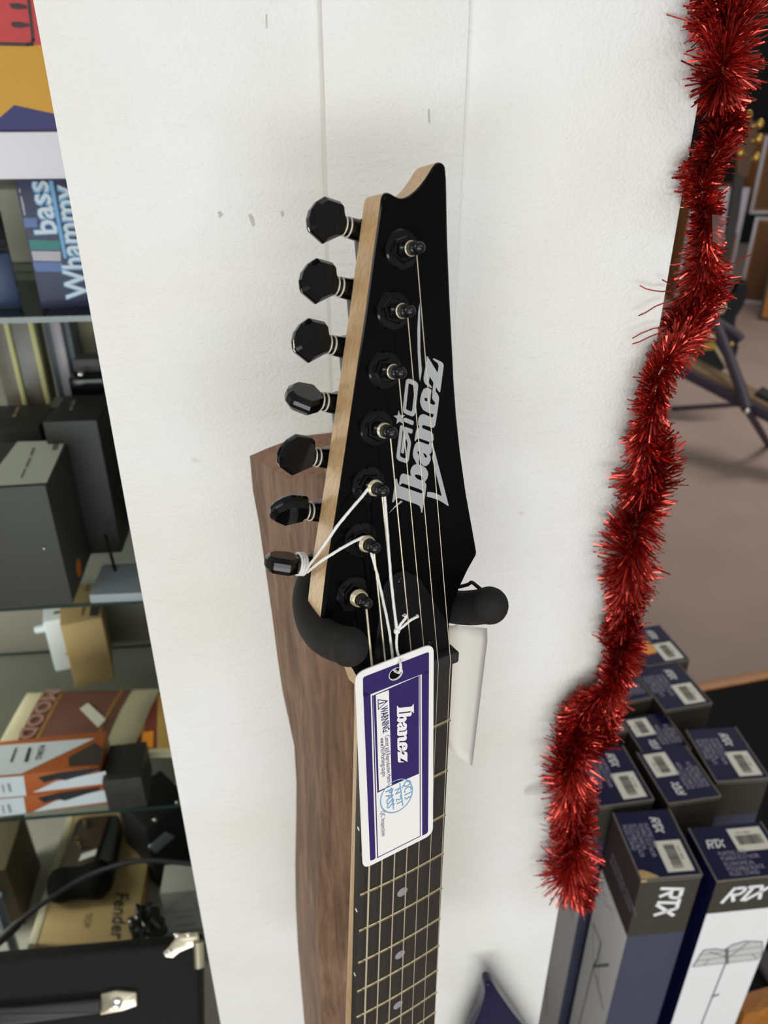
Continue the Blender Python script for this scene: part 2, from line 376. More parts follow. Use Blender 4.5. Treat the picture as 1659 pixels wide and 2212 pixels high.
# truss rod cover
TC = [(800, 1452), (812, 1360), (820, 1290), (826, 1262), (840, 1243), (857, 1234), (873, 1230), (885, 1237), (897, 1243), (905, 1249), (917, 1268), (930, 1288), (948, 1318), (961, 1338), (967, 1372), (968, 1398), (900, 1424)]
mb = MB(); mb.prism([hp(*p) for p in TC], 0.0, 0.0016, HM, bev=0.0006)
tcv = mb.build('truss_rod_cover', mat('black_plastic', (15, 15, 17), 0.4, spec=0.2), gt, 40)
for p in ((866, 1254), (928, 1391)):
    q = hp(*p, 0.0016); mb = MB(); T = HM @ Matrix.Translation((q[0], q[1], 0.0014))
    mb.lathe([(0.0017, 0), (0.0017, 0.0005), (0.0012, 0.0009), (0.0001, 0.001)], 16, T)
    for a in (0, PI / 2): mb.box((-0.0011, -0.0002, 0.00095), (0.0011, 0.0002, 0.00112), T @ Matrix.Rotation(a, 4, 'Z'), mi=1)
    mb.build('screw', [BLKMET, mat('screw_slot', (4, 4, 4), 0.9)], tcv)
# seven tuning machines
posts = [(0.0131 - 0.006175 * i, 0.18194 - 0.0231 * i) for i in range(7)]
rots = [8, 10, 12, 62, -14, -44, 90]
RING = mat('pale_nylon_ring', (205, 200, 185), 0.4)
dsh = Vector((-0.957, 0.29, 0)).normalized()
def button_geo(mb, M):
    o = [(-0.0003, 0.0034), (0.0003, 0.0046), (0.0010, 0.0080), (0.0020, 0.0089), (0.0092, 0.0090), (0.0126, 0.0060), (0.0146, 0.0024), (0.0152, -0.0012),
         (0.0145, -0.0046), (0.0136, -0.0060), (0.0072, -0.0093), (0.0010, -0.0050), (-0.0003, -0.0042)]
    def insc(o, k, dx): return [(0.0065 + (x - 0.0065) * k[0] + dx, y * k[1]) for x, y in o]
    rings = [(insc(o, (0.86, 0.78), -0.0006), -0.0036), (insc(o, (0.985, 0.97), 0), -0.0016), (o, 0), (insc(o, (0.985, 0.97), 0), 0.0016), (insc(o, (0.86, 0.78), -0.0006), 0.0036)]
    n = len(o); vs = [(x, y, z) for r, z in rings for x, y in r]
    fs = [tuple(range(n)), tuple(4 * n + k for k in range(n - 1, -1, -1))]
    fs += [(i * n + k, (i + 1) * n + k, (i + 1) * n + (k + 1) % n, i * n + (k + 1) % n) for i in range(4) for k in range(n)]
    mb.add(vs, fs, 0, M)
for i, (x, y) in enumerate(posts):
    zs = -0.0215
    ringp = Vector((x - 0.0131, y + 0.0110, zs))
    mb = MB()                                               # housing behind the head plus the shaft
    A = frame(ringp, dsh, (dsh.y, -dsh.x, 0))               # x outward along the shaft
    mb.box((x - 0.0075, y - 0.0075, -0.0275), (x + 0.0075, y + 0.014, -0.0150), HM, bev=0.0025)
    mb.tube([ringp - dsh * 0.014, ringp - dsh * 0.008, ringp - dsh * 0.0012], [0.0046, 0.0046, 0.0042], 20, HM)
    tm = mb.build('tuning_machine', BLKMET, gt, 40)
    mb = MB()
    for t, r in ((-0.0008, 0.0043), (0.0012, 0.0040)): mb.tube([ringp + dsh * (t - 0.0003), ringp + dsh * (t + 0.0003)], r, 20, HM)
    mb.build('shaft_ring', RING, tm, 40)
    mb = MB(); mb.tube([ringp - dsh * 0.0014, ringp + dsh * 0.0022], [0.0039, 0.0037], 20, HM)
    button_geo(mb, HM @ A @ Matrix.Translation((0.0022, 0, 0)) @ Matrix.Rotation(math.radians(rots[i]), 4, 'X'))
    mb.build('button', BLKMET, tm, 14)
    T = HM @ Matrix.Translation((x, y, 0))
    mb = MB(); mb.lathe([(0.0079, 0), (0.0079, 0.0005), (0.0073, 0.0011), (0.0055, 0.0013)], 40, T); mb.build('washer', BLKMET, tm, 30)
    mb = MB(); mb.lathe([(0.0054, 0.0012), (0.0054, 0.0022), (0.0048, 0.0028), (0.0032, 0.0028)], 6, T @ Matrix.Rotation(0.3 + i * 0.4, 4, 'Z')); mb.build('hex_nut', BLKMET, tm, 20)
    mb = MB(); mb.lathe([(0.0031, 0.0026), (0.0031, 0.0034), (0.0026, 0.0040), (0.0026, 0.0092), (0.0028, 0.0096), (0.0025, 0.0102), (0.0019, 0.0106)] + [(0.0025 * math.sin(a), 0.0124 - 0.0025 * math.cos(a)) for a in [PI * (k + 4) / 14 for k in range(10)]] + [(0.0001, 0.0149)], 24, T)
    mb.build('post', mat('black_post', (13, 14, 16), 0.25, spec=0.45), tm, 50)
WIND = mat('bright_string_winding', (226, 216, 190), 0.3, 0.55, var=(900, 0.2)); WINDW = mat('ribbed_string_winding', (222, 206, 172), 0.32, 0.55, var=(2600, 0.45))
SR = [0.00018, 0.00019, 0.00021, 0.0003, 0.00036, 0.00042, 0.00056]
for i in range(7):                                             # i = 0 is the top tuner and the rightmost string
    x, y = posts[i]; r = SR[i]; k = 3 - i
    st = HM @ Vector((x + 0.0026, y - 0.0018, 0.0064))
    nutp = Vector((k * 0.00688 + 0.0002, 0.0026, 0.0017 + r)); sp2 = 0.00688 + 0.00105 * 0.41 / 0.16
    end = Vector((k * sp2, -0.415, 0.0042 + r))
    mb = MB(); turns = 3 if i < 5 else 3; cr_ = 0.0021 + r
    pts = [HM @ Vector((x + cr_ * math.cos(a) * (1 + 0.12 * (1 - a / (turns * 2 * PI))), y + cr_ * math.sin(a), 0.0062 - 2.1 * r * a / (2 * PI) + (turns - 1) * 0.0)) for a in [-2 * PI * t / 20 for t in range(-turns * 20, 0)]]
    wr = 0.0026 + max(SR[i], 0.0002) * 0.9; tn = (2, 2, 2, 3, 3, 3, 3)[i]; wr_r = max(r * 0.95, 0.00019); mbw2 = MB()
    mbw2.tube([HM @ Vector((x + (wr + (0.0001 if i < 4 else 0.0004) * (a / (2 * PI * tn))) * math.cos(a), y + (wr + (0.0001 if i < 4 else 0.0004) * (a / (2 * PI * tn))) * math.sin(a), 0.0074 - 1.9 * wr_r * a / (2 * PI))) for a in [2 * PI * t / 24 for t in range(tn * 24 + 1)]], wr_r, 8)
    mbw2.build('string_winding', WIND if i < 5 else WINDW, gt, 60)
    mb.tube([st, nutp, Vector((nutp.x, -0.001, nutp.z)), end], r, 8)
    mb.build('string', STRM if i < 6 else mat('wound_string', (216, 206, 178), 0.35, 0.45, var=(900, 0.35), stretch=(0.2, 4, 0.2)), gt, 60)
# silver logo on the headstock, traced in the head plane
KA = 10.369
A_ = lambda x, y: hp(830 + x / KA, 760 + y / KA, 0.0); B_ = lambda x, y: hp(830 + x / KA, 940 + y / KA, 0.0)
toA = lambda L: [(x, y + 1866.5) for x, y in L]
LG = {}
LG['o'] = [[(480, 660), (500, 620), (540, 603), (600, 612), (690, 655), (735, 690), (757, 740), (755, 800), (700, 1330), (690, 1380), (665, 1430), (620, 1445), (560, 1425), (470, 1385), (425, 1350), (412, 1290), (415, 1240)],
           [(548, 712), (575, 712), (660, 755), (685, 790), (680, 820), (625, 1290), (610, 1335), (580, 1330), (505, 1295), (485, 1270), (488, 1240), (540, 740)]]
LG['bar'] = [[(430, 1510), (440, 1485), (470, 1475), (500, 1485), (640, 1545), (658, 1570), (650, 1625), (635, 1640), (610, 1635), (450, 1570), (435, 1545)]]
LG['star'] = [[(320, 1310), (355, 1410), (465, 1420), (385, 1485), (410, 1605), (340, 1560), (272, 1615), (285, 1495), (205, 1435), (295, 1420)]]
LG['g'] = [[(352, 1665), (372, 1640), (410, 1655), (418, 1690), (362, 2180), (350, 2320), (370, 2350), (450, 2388), (480, 2370), (520, 2050), (490, 1950), (480, 1960), (435, 2270), (425, 2280), (372, 2255), (375, 2220), (440, 1700), (470, 1678), (625, 1735), (637, 1755), (620, 1820), (605, 1832), (522, 1805), (590, 2000), (597, 2050), (548, 2420), (520, 2480), (480, 2490), (330, 2440), (285, 2400), (268, 2350), (275, 2280)]]
LG['needle'] = [[(788, -1087), (800, -900), (806, 0), (840, 410), (800, 660), (778, 560), (745, 0), (738, -500), (760, -900)]]
IB = {}
IB['z'] = [[(945, 185), (943, 110), (960, 95), (975, 112), (1192, 470), (1215, 315), (1195, 255), (1097, 178), (1087, 155), (1105, 145), (1235, 203), (1300, 240), (1327, 300), (1325, 345), (1252, 885), (1238, 905), (1222, 895), (1147, 785), (1103, 697), (1015, 555), (995, 670), (1005, 715), (1060, 780), (1068, 800), (1050, 810), (975, 770), (915, 720), (880, 640), (880, 560)]]
IB['ez'] = [[(1100, 690), (1150, 788), (1146, 880), (1070, 990), (1070, 940)]]
IB['e'] = [[(1055, 850), (1000, 815), (940, 805), (880, 830), (835, 920), (805, 1040), (800, 1120), (820, 1210), (870, 1300), (950, 1350), (1080, 1395), (1105, 1385), (1180, 1405), (1222, 1080), (1222, 1010), (1200, 960), (1145, 880), (1075, 930), (1065, 1020), (1090, 1080), (1135, 1130), (1135, 1165), (1110, 1190), (1080, 1185), (1025, 1155), (1030, 1060)],
           [(895, 1045), (910, 1030), (965, 1040), (960, 1100), (945, 1115), (905, 1090)]]
IB['n'] = [[(1105, 1385), (1182, 1385), (1180, 1400), (1140, 1640), (1115, 1690), (1080, 1700), (880, 1640), (850, 1645), (842, 1680), (860, 1715), (1060, 1795), (1095, 1850), (1103, 1960), (1070, 2040), (1010, 2030), (990, 2010), (780, 1935), (750, 1940), (720, 1965), (700, 2000), (680, 1995), (680, 1950), (705, 1790), (730, 1720), (760, 1700), (785, 1690), (760, 1640), (755, 1540), (770, 1470), (800, 1420), (850, 1395), (900, 1400), (1060, 1470), (1085, 1465), (1100, 1420)]]
IB['a'] = [toA([(780, 140), (720, 160), (680, 220), (645, 350), (635, 430), (650, 500), (690, 570), (725, 655), (775, 660), (775, 590), (790, 520), (780, 460), (740, 390), (745, 360), (765, 355), (790, 380), (810, 440), (815, 520), (820, 600), (845, 660), (890, 690), (940, 690), (1000, 640), (1035, 560), (1035, 490), (1010, 430), (1050, 390), (1085, 160), (1080, 120), (1010, 160), (1005, 185), (990, 210), (970, 207)]),
           toA([(865, 395), (920, 420), (955, 470), (945, 500), (925, 505), (900, 480)])]
IB['b'] = [toA([(725, 650), (660, 665), (610, 720), (585, 790), (585, 870), (605, 915), (430, 858), (390, 870), (355, 920), (330, 1090), (343, 1130), (385, 1085), (420, 1078), (800, 1213), (850, 1250), (853, 1280), (905, 1410), (940, 1140), (935, 1090), (905, 1045), (960, 970), (985, 880), (975, 820), (930, 740), (850, 680), (775, 655)]),
           toA([(680, 890), (700, 880), (760, 885), (850, 925), (870, 970), (850, 1010), (810, 1010), (740, 980), (690, 930)])]
IB['i'] = [toA([(340, 1135), (810, 1300), (835, 1302), (855, 1275), (905, 1400), (850, 1720), (835, 1740), (822, 1725), (815, 1650), (790, 1590), (730, 1550), (330, 1410), (285, 1410), (240, 1440), (205, 1505), (185, 1505), (178, 1485), (215, 1210), (250, 980), (268, 970), (285, 985), (295, 1050), (320, 1115)])]
LG['hook'] = [toA([(1085, 165), (1100, 260), (1135, 380), (1440, 1575), (1430, 1588), (1330, 1520), (1200, 1445), (1020, 1390), (950, 1375), (960, 1275), (1000, 1268), (1100, 1285), (1200, 1325), (1285, 1365), (1070, 520), (1070, 480), (1090, 400)])]
LG['dash'] = [toA([(95, 1755), (240, 1580), (370, 1465), (410, 1485), (400, 1500), (270, 1590)])]
def letters(d, fn, M, name, m, parent, z):
    mb = MB()
    for lp in d.values(): mb.fill([[fn(*p) for p in l] for l in lp], M, 0, z)
    return mb.build(name, m, parent, 0)
letters({**LG, **IB}, A_, HM, 'logo', SILVER, gt, 0.00012)

# ------------------------------------------------------------ wooden hanger behind the guitar
hg = thing('guitar_hanger', 'wavy edged walnut hanger board with black padded yoke holding the guitar', 'hanger', frame(WP, WX, -WN))
HGi = hg.matrix_world.inverted()
OL = [(538, 985), (545, 1060), (558, 1130), (572.5, 1231), (587, 1332), (598, 1419), (608.7, 1491), (623, 1557), (634.8, 1611), (639.5, 1690), (639, 1758), (637, 1867), (638.5, 1957), (643, 2048), (650.6, 2138), (657, 2212), (668, 2330)]
FR = [(626, 1059), (633, 1120), (645, 1190), (656, 1280), (668, 1370), (679, 1444), (684.7, 1491), (693.7, 1546), (697, 1636), (695, 1720), (692, 1795), (687, 1903), (685, 1975), (690, 2084), (694, 2180), (698, 2230), (705, 2330)]
mb = MB(); rows = []
for k, (a, b) in enumerate(zip(OL, FR)):
    pL = HGi @ onp(a[0], a[1], WP, WN)
    z = pL.z; y = -0.034
    pF = HGi @ onp(b[0], b[1], WP + WN * 0.034, WN)
    # F column sampled at its own height; put the row at the height of L, x interpolated from the F list
    rows.append([pL, pF])
def fx(z):
    for k in range(len(rows) - 1):
        z0, z1 = rows[k][1].z, rows[k + 1][1].z
        if z1 <= z <= z0: t = (z0 - z) / (z0 - z1); return rows[k][1].x * (1 - t) + rows[k + 1][1].x * t
    return rows[0][1].x if z > rows[0][1].z else rows[-1][1].x
cx0 = rows[0][0].x + 0.048
prof = []
for L, Fp in rows:
    fxx = fx(L.z); xr = 2 * cx0 - fxx; xR = 2 * cx0 - L.x
    prof.append([(L.x, 0.0005, L.z), (fxx, -0.034, L.z), (fxx + 0.5 * (xr - fxx), -0.036, L.z), (xr, -0.034, L.z), (xR, 0.0005, L.z)])
# arched top row
top0 = prof[0]; n = 5
for r in prof: mb.v += [Vector(p) for p in r]
for i in range(len(prof) - 1):
    for k in range(n):
        j = (k + 1) % n; mb.f.append((i * n + k, (i + 1) * n + k, (i + 1) * n + j, i * n + j)); mb.m.append(0)
# domed end-grain cap
arch = []
N2 = 9
for t in range(N2):
    u = t / (N2 - 1); hgt = 0.013 * math.sin(PI * u)
    xb = top0[0][0] + (top0[4][0] - top0[0][0]) * u; xf = top0[1][0] + (top0[3][0] - top0[1][0]) * u
    arch.append([(xb, 0.0005, top0[0][2] + hgt), (xf, -0.034 - 0.002 * math.sin(PI * u), top0[0][2] + 0.35 * hgt)])
b = len(mb.v); mb.v += [Vector(p) for r in arch for p in r]
for t in range(N2 - 1): mb.f.append((b + 2 * t, b + 2 * t + 1, b + 2 * t + 3, b + 2 * t + 2)); mb.m.append(1)
for t in range(N2 - 1):                                         # fill between arch front edge and the flat front
    pass
mb.f.append(tuple([b + 2 * t + 1 for t in range(N2)] + [2 + 0 * n + 1, 2][0:0])) if False else None
mb.f.append(tuple([b + 2 * t + 1 for t in range(N2)][::-1] + [1, 2, 3])); mb.m.append(0)
mb.build('board', [WALNUT, WALEND], hg, 30)
def L_(P): return HGi @ P
lb, rb = atd(753, 1397, 0.316), atd(1057, 1308, 0.352)
hub = atd(800, 1235, 0.395)
arm1 = smoothpath([L_(hub), L_(atd(735, 1205, 0.385)), L_(atd(690, 1232, 0.368)), L_(atd(668, 1285, 0.352)), L_(atd(676, 1340, 0.338)), L_(atd(705, 1378, 0.326)), L_(lb)], 6)
arm2 = smoothpath([L_(hub), L_(atd(870, 1262, 0.394)), L_(atd(940, 1300, 0.384)), L_(atd(1000, 1313, 0.368)), L_(rb)], 6)
for arm, ball, rr in ((arm1, lb, 0.0081), (arm2, rb, 0.0086)):
    mb = MB(); mb.tube(arm, [rr * (0.90 + 0.06 * min(1, i / len(arm) * 1.3)) for i in range(len(arm))], 20)
    mb.sphere(L_(ball), rr * 1.02, seg=28); mb.build('padded_arm', FOAM, hg, 60)
mb = MB(); bp0 = HGi @ hub
mb.tube([bp0, Vector((bp0.x, -0.03, bp0.z))], 0.006, 16); mb.box((bp0.x - 0.02, -0.042, bp0.z - 0.03), (bp0.x + 0.02, -0.034, bp0.z + 0.03), bev=0.003)
mb.build('bracket', BLKMET, hg, 40)

# ------------------------------------------------------------ hang tag
TY = math.radians(27); TXv = Vector((math.cos(TY), math.sin(TY), 0)); TN = Vector((math.sin(TY), -math.cos(TY), 0))
TP = Vector((0.00555, 0.25999, 1.27673)) + TN * 0.0
TM = frame(TP, TXv, (0, 0, 1)); TMi = TM.inverted()
ht = thing('hang_tag', 'white and purple card tag tied with cotton cord in front of the guitar strings', 'tag', TM)
KT = 4.425
def tp(x, y): q = TMi @ onp(760 + x / KT, 1380 + y / KT, TP, TN); return (q.x, q.y)
def rounded(cs, r, n=6):
    o = []
    for i in range(len(cs)):
        p = Vector(cs[i]); a = (Vector(cs[i - 1]) - p).normalized(); b = (Vector(cs[(i + 1) % len(cs)]) - p).normalized()
        for k in range(n + 1):
            t = k / n; o.append(tuple(p + a * r * (1 - t) ** 2 + b * r * t ** 2))
    return o
cs = [tp(33, 332), tp(783, 43), tp(775, 1867), tp(108, 2204)]
out = rounded(cs, 0.0052); hc = tp(420, 335); hr = 0.0031
hole = [(hc[0] + hr * math.cos(a), hc[1] + hr * math.sin(a)) for a in [2 * PI * k / 24 for k in range(24)]]
mb = MB(); mb.fill([out, hole], None, 0, 0.0); mb.fill([out, hole], None, 0, -0.0006)
no = len(out)
for lp in (out, hole):
    n = len(lp); mb.add([(p[0], p[1], 0) for p in lp] + [(p[0], p[1], -0.0006) for p in lp], [(i, (i + 1) % n, n + (i + 1) % n, n + i) for i in range(n)])
mb.build('card', WHITE, ht, 0)
T = lambda L: [tp(*p) for p in L]
zz = 0.00008
mb = MB()
hole2 = [(hc[0] + hr * 1.12 * math.cos(a), hc[1] + hr * 1.12 * math.sin(a)) for a in [2 * PI * k / 24 for k in range(24)]]
mb.fill([rounded(T([(105, 366), (737, 122), (737, 320), (668, 337), (178, 530), (107, 560)]), 0.0012, 3), hole2], None, 0, zz)
mb.fill([T([(107, 500), (178, 530), (226, 2095), (205, 2112), (175, 2118)])], None, 0, zz)
mb.fill([T([(668, 335), (737, 300), (728, 1840), (715, 1860), (672, 1882)])], None, 0, zz)
mb.fill([T([(204, 540), (640, 352), (641, 1288), (380, 1402), (243, 1472)])], None, 0, zz)
sw = 0.00055
mb.stroke(T([(197, 545), (246, 2088)]), sw, None, 0, zz); mb.stroke(T([(246, 2090), (652, 1886)]), sw, None, 0, zz); mb.stroke(T([(650, 350), (653, 1882)]), sw * 0.8, None, 0, zz)
mb.build('purple_print', PURPLE, ht, 0)
mb = MB(); mb.fill([T([(228, 535), (352, 487), (380, 1393), (258, 1450)])], None, 0, zz * 2); mb.build('warning_panel', WHITE, ht, 0)
# maker's name on the tag, same lettering turned the other way up
p0, p1, p2 = Vector((840, 3590)), Vector((215, 3340)), Vector((1327, 280)); q0, q1, q2 = Vector((433, 640)), Vector((582, 628)), Vector((440, 1175))
M2 = Matrix((((p1 - p0).x, (p2 - p0).x), ((p1 - p0).y, (p2 - p0).y))); M2i = M2.inverted()
def aff(x, y):
    c = M2i @ (Vector((x, y)) - p0); q = q0 + (q1 - q0) * c.x + (q2 - q0) * c.y; return tp(q.x, q.y)
letters(IB, aff, None, 'maker_name', WHITE, ht, zz * 2)
def ttext(mb, body, x, y, x2, y2, size, sx=0.8, bold=0.0, z=zz * 3):
    a = Vector(tp(x, y)); b = Vector(tp(x2, y2)); d = (b - a).normalized()
    text_geo(mb, body, size, frame((a.x, a.y, z), (d.x, d.y, 0), (-d.y, d.x, 0)), 0, sx, bold=bold, fit=(b - a).length)
mb = MB(); ttext(mb, 'WARNING:', 272, 660, 296, 905, 0.0050, 0.70, 0.0001)
ttext(mb, 'Cancer and Reproductive Harm-', 314, 925, 338, 1385, 0.0034, 0.56); ttext(mb, 'www.P65Warnings.ca.gov', 268, 950, 288, 1320, 0.0034, 0.60)
mb.stroke(T([(248, 580), (252, 672), (338, 590), (248, 580)]), 0.0004, None, 0, zz * 3); mb.stroke(T([(262, 618), (300, 605)]), 0.0006, None, 0, zz * 3); mb.stroke(T([(318, 600), (320, 599)]), 0.0006, None, 0, zz * 3)
mb.build('warning_text', PURPLE, ht, 0)
mb = MB(); ttext(mb, 'QC Inspection', 275, 1650, 285, 1890, 0.0034, 0.66); mb.build('inspection_text', GREYTX, ht, 0)
mb = MB(); EL = [(425 + 152 * math.cos(a) + 30 * math.sin(a) * 0.2, 1500 - 60 * math.cos(a) + 150 * math.sin(a)) for a in [2 * PI * k / 40 for k in range(41)]]
EL = [p for p in EL]
mb.stroke(T(EL), 0.0006, None, 0, zz * 2, False)
mb.stroke(T([(372, 1425), (398, 1625)]), 0.0006, None, 0, zz * 2); mb.stroke(T([(458, 1385), (486, 1590)]), 0.0006, None, 0, zz * 2)
ttext(mb, 'PASS', 318, 1455, 335, 1625, 0.0060, 0.72); ttext(mb, 'QC13', 490, 1370, 505, 1540, 0.0060, 0.66); ttext(mb, "N '21", 408, 1440, 428, 1580, 0.0042, 0.66)
mb.build('inspection_stamp', STAMP, ht, 0)
def w(px, py, z): return TMi @ (GM @ gl(px, py, z))
def cord(pts, r=0.00062): 
    P = smoothpath(pts, 8); mbb = MB(); mbb.tube(P, r, 8)
    # twisted second ply
    Q = []
    for i, p in enumerate(P):
        t = (P[min(i + 1, len(P) - 1)] - P[max(i - 1, 0)]).normalized(); u = t.orthogonal().normalized(); b_ = t.cross(u); a = i * 1.1
        Q.append(p + (u * math.cos(a) + b_ * math.sin(a)) * r * 0.45)
    mbb.tube(Q, r * 0.75, 6); mbb.build('cord', CORD, ht, 60)
hole3 = Vector((hc[0], hc[1] + 0.001, 0.0012))
knot = w(857.5, 1363, 0.0115)
cord([w(800, 1060, 0.0045), w(806, 1048, 0.0055), w(820, 1046, 0.0060), w(829, 1062, 0.0060), w(833, 1100, 0.0065), w(840, 1195, 0.0085), w(847, 1275, 0.0100), knot])
cord([knot, w(857, 1400, 0.0118), Vector((hc[0] + 0.0012, hc[1] + 0.006, 0.0022)), Vector((hc[0] + 0.001, hc[1] + 0.0012, 0.001)), Vector((hc[0], hc[1] + 0.001, -0.002))])
cord([w(798, 1180, 0.0050), w(808, 1215, 0.0058), w(818, 1255, 0.0060), w(832, 1318, 0.0070), w(842, 1370, 0.0075), w(849, 1428, 0.0080), w(854, 1452, 0.0082)])
bz = -0.013
cord([w(661, 1232, bz), w(700, 1178, -0.004), w(735, 1128, 0.0030), w(780, 1075, 0.0050), w(803, 1048, 0.0058), w(816, 1046, 0.0060)])
cord([w(664, 1236, bz), w(690, 1215, -0.003), w(735, 1186, 0.0028), w(772, 1166, 0.0048), w(790, 1160, 0.0055), w(800, 1170, 0.0055)])
mbw = MB(); ringp = Vector((posts[6][0] - 0.0131, posts[6][1] + 0.0110, -0.0215)); TG = TMi @ GM
for q in range(3):
    c = HM @ (ringp - dsh * (0.0006 - q * 0.0012)); ax = (HM.to_3x3() @ dsh); u = ax.orthogonal().normalized(); b_ = ax.cross(u)
    mbw.tube([TG @ (c + (u * math.cos(2 * PI * k / 24) + b_ * math.sin(2 * PI * k / 24)) * 0.0047) for k in range(25)], 0.0007, 8)
mbw.build('cord_wrap', CORD, ht, 60); mbk = MB(); mbk.sphere(knot, 0.0015, seg=12, sq=(1, 1.1, 0.9)); mbk.build('knot', CORD, ht, 60)
cord([knot, w(866, 1348, 0.0125), w(874, 1338, 0.0135), w(878, 1331, 0.0138)], 0.0006); cord([knot, w(872, 1352, 0.0125), w(886, 1340, 0.0135), w(899, 1333, 0.0140)], 0.0006)
mb = MB()
for q in range(16):
    a = w(877, 1333, 0.0138); d = Vector((random.uniform(-1.2, 0.7), random.uniform(0.5, 1.5), random.uniform(-.6, .6))).normalized() * random.uniform(0.0012, 0.0022); mb.tube([a, a + d], 0.0002, 4)
    a = w(899, 1333, 0.0140); d = Vector((random.uniform(0.0, 1.2), random.uniform(-0.4, 0.9), random.uniform(-.6, .6))).normalized() * random.uniform(0.0008, 0.0014); mb.tube([a, a + d], 0.0003, 4)
mb.build('frayed_end', CORD, ht, 60)

# blank paper price tag behind the neck
mb = MB(); nu, nv = 8, 12; PT = []
for j in range(nv + 1):
    v = j / nv; lx, rx = 940, 1056 - 36 * v ; ly, ry = 1350 + 225 * v, 1357 + 298 * v
    for i in range(nu + 1):
        u = i / nu; cxp = lx + (rx - lx) * u; cyp = ly + (ry - ly) * u + 10 * math.sin(PI * u) * v
        if j == 0 and i == nu: cxp -= 4
        PT.append(atd(cxp, cyp, 0.392 + 0.024 * v + 0.012 * u - 0.010 * math.sin(PI * u)))
mb.v += PT; k = nu + 1
for j in range(nv):
    for i in range(nu): mb.f.append((j * k + i, (j + 1) * k + i, (j + 1) * k + i + 1, j * k + i + 1)); mb.m.append(0)
pt = mb.build('price_tag', mat('plain_white_paper', (226, 223, 214), 0.7, var=(20, 0.02)), None, 60)
md = pt.modifiers.new('thickness', 'SOLIDIFY'); md.thickness = 0.0004
tag(pt, 'blank white paper tag hanging curled behind the guitar neck, below the right padded arm', 'tag')
mb = MB(); mb.tube(smoothpath([atd(978, 1358, 0.386), atd(986, 1352, 0.380), atd(994, 1356, 0.386)], 5), 0.0006, 6); mb.tube(smoothpath([atd(990, 1268, 0.378), atd(1010, 1263, 0.372), atd(1019, 1258, 0.368), atd(1030, 1266, 0.362), atd(1042, 1276, 0.358)], 5), 0.0009, 8, mi=1)
mb.build('tie', [CORD, FOAM], pt, 60)

# ------------------------------------------------------------ red tinsel garland on the right corner
TIN = mat('red_foil', (194, 72, 62), 0.2, 0.92, var=(90, 0.35), spec=0.6)
def tinsel_strands(mb, path, count, wd=0.0005, bias=0.0):
    P = [Vector(p[0]) for p in path]; Rr = [p[1] for p in path]
    ac = [0]
    for i in range(len(P) - 1): ac.append(ac[-1] + (P[i + 1] - P[i]).length)
    for _ in range(count):
        t = random.random() * ac[-1]; i = max(0, min(len(P) - 2, next((k for k in range(len(ac) - 1) if ac[k + 1] >= t), len(P) - 2)))
        f = (t - ac[i]) / max(1e-6, ac[i + 1] - ac[i]); c = P[i].lerp(P[i + 1], f); R = Rr[i] * (1 - f) + Rr[i + 1] * f
        tg = (P[i + 1] - P[i]).normalized(); u = tg.cross(Vector((0, 1, 0.2))).normalized(); b = tg.cross(u)
        a = random.random() * 2 * PI
        lean = 0.95 * math.sin(t * 55 + math.cos(a) * 1.2 + bias) + random.gauss(0, 0.28)
        d = (u * math.cos(a) + b * math.sin(a) + tg * lean).normalized()
        L = R * random.uniform(0.72, 1.1) * (1.25 if random.random() < 0.05 else 1)
        side = d.cross(Vector((random.gauss(0, 1), random.gauss(0, 1), random.gauss(0, 1)))).normalized(); bend = d.cross(side) * random.gauss(0, 0.14) * L
        ww = wd * random.uniform(0.7, 1.25); tw = random.uniform(-0.9, 0.9); s2 = (side * math.cos(tw) + d.cross(side) * math.sin(tw)) * ww; s1 = side * ww
        p0 = c + d * L * 0.08; p1 = c + d * L * 0.55 + bend * 0.5; p2 = c + d * L + bend * 1.4
        mb.add([p0 - s1, p0 + s1, p1 - s1, p1 + s1, p2 - s2, p2 + s2], [(0, 1, 3, 2), (2, 3, 5, 4)])
TPX = [(1690, -420, 105), (1650, -250, 100), (1612, -110, 100), (1588, 0, 98), (1575, 60, 90), (1560, 150, 82), (1557, 215, 52), (1565, 260, 52), (1548, 320, 48), (1520, 372, 56), (1518, 420, 44), (1526, 480, 37), (1525, 530, 45), (1515, 600, 66), (1500, 660, 70),
       (1482, 720, 62), (1445, 770, 50), (1420, 815, 46), (1416, 850, 40), (1408, 900, 45), (1392, 950, 50), (1404, 1000, 80), (1402, 1050, 76), (1394, 1092, 48), (1376, 1130, 58), (1366, 1185, 78), (1358, 1240, 64), (1352, 1290, 46), (1348, 1350, 48),
       (1344, 1405, 50), (1330, 1460, 42), (1314, 1520, 38), (1298, 1580, 42), (1292, 1625, 44)]
TP2 = [(1318, 1490, 30), (1285, 1510, 40), (1262, 1535, 48), (1246, 1585, 52), (1236, 1640, 58), (1232, 1690, 60), (1236, 1745, 58), (1240, 1800, 54), (1238, 1850, 56), (1228, 1890, 68), (1246, 1915, 52), (1266, 1935, 34)]
def toff(y):
    K_ = [(-500, .012), (160, .012), (215, -.014), (265, -.016), (320, .008), (420, .008), (480, 0.0), (540, -.022), (700, -.022), (760, .008), (850, .012), (2300, .013)]
    for (a, p), (b, q) in zip(K_, K_[1:]):
        if a <= y <= b: return p + (q - p) * (y - a) / (b - a)
    return .012
def tpath(L, off):
    o = []
    for x, y, r in L:
        k = toff(y) if off is None else off
        p = onp(x, y, WP + WN * k, WN); d = (p - CAM).dot(Vector((0, CT, -ST))); o.append((p, r * 1.04 * d / F))
    return o
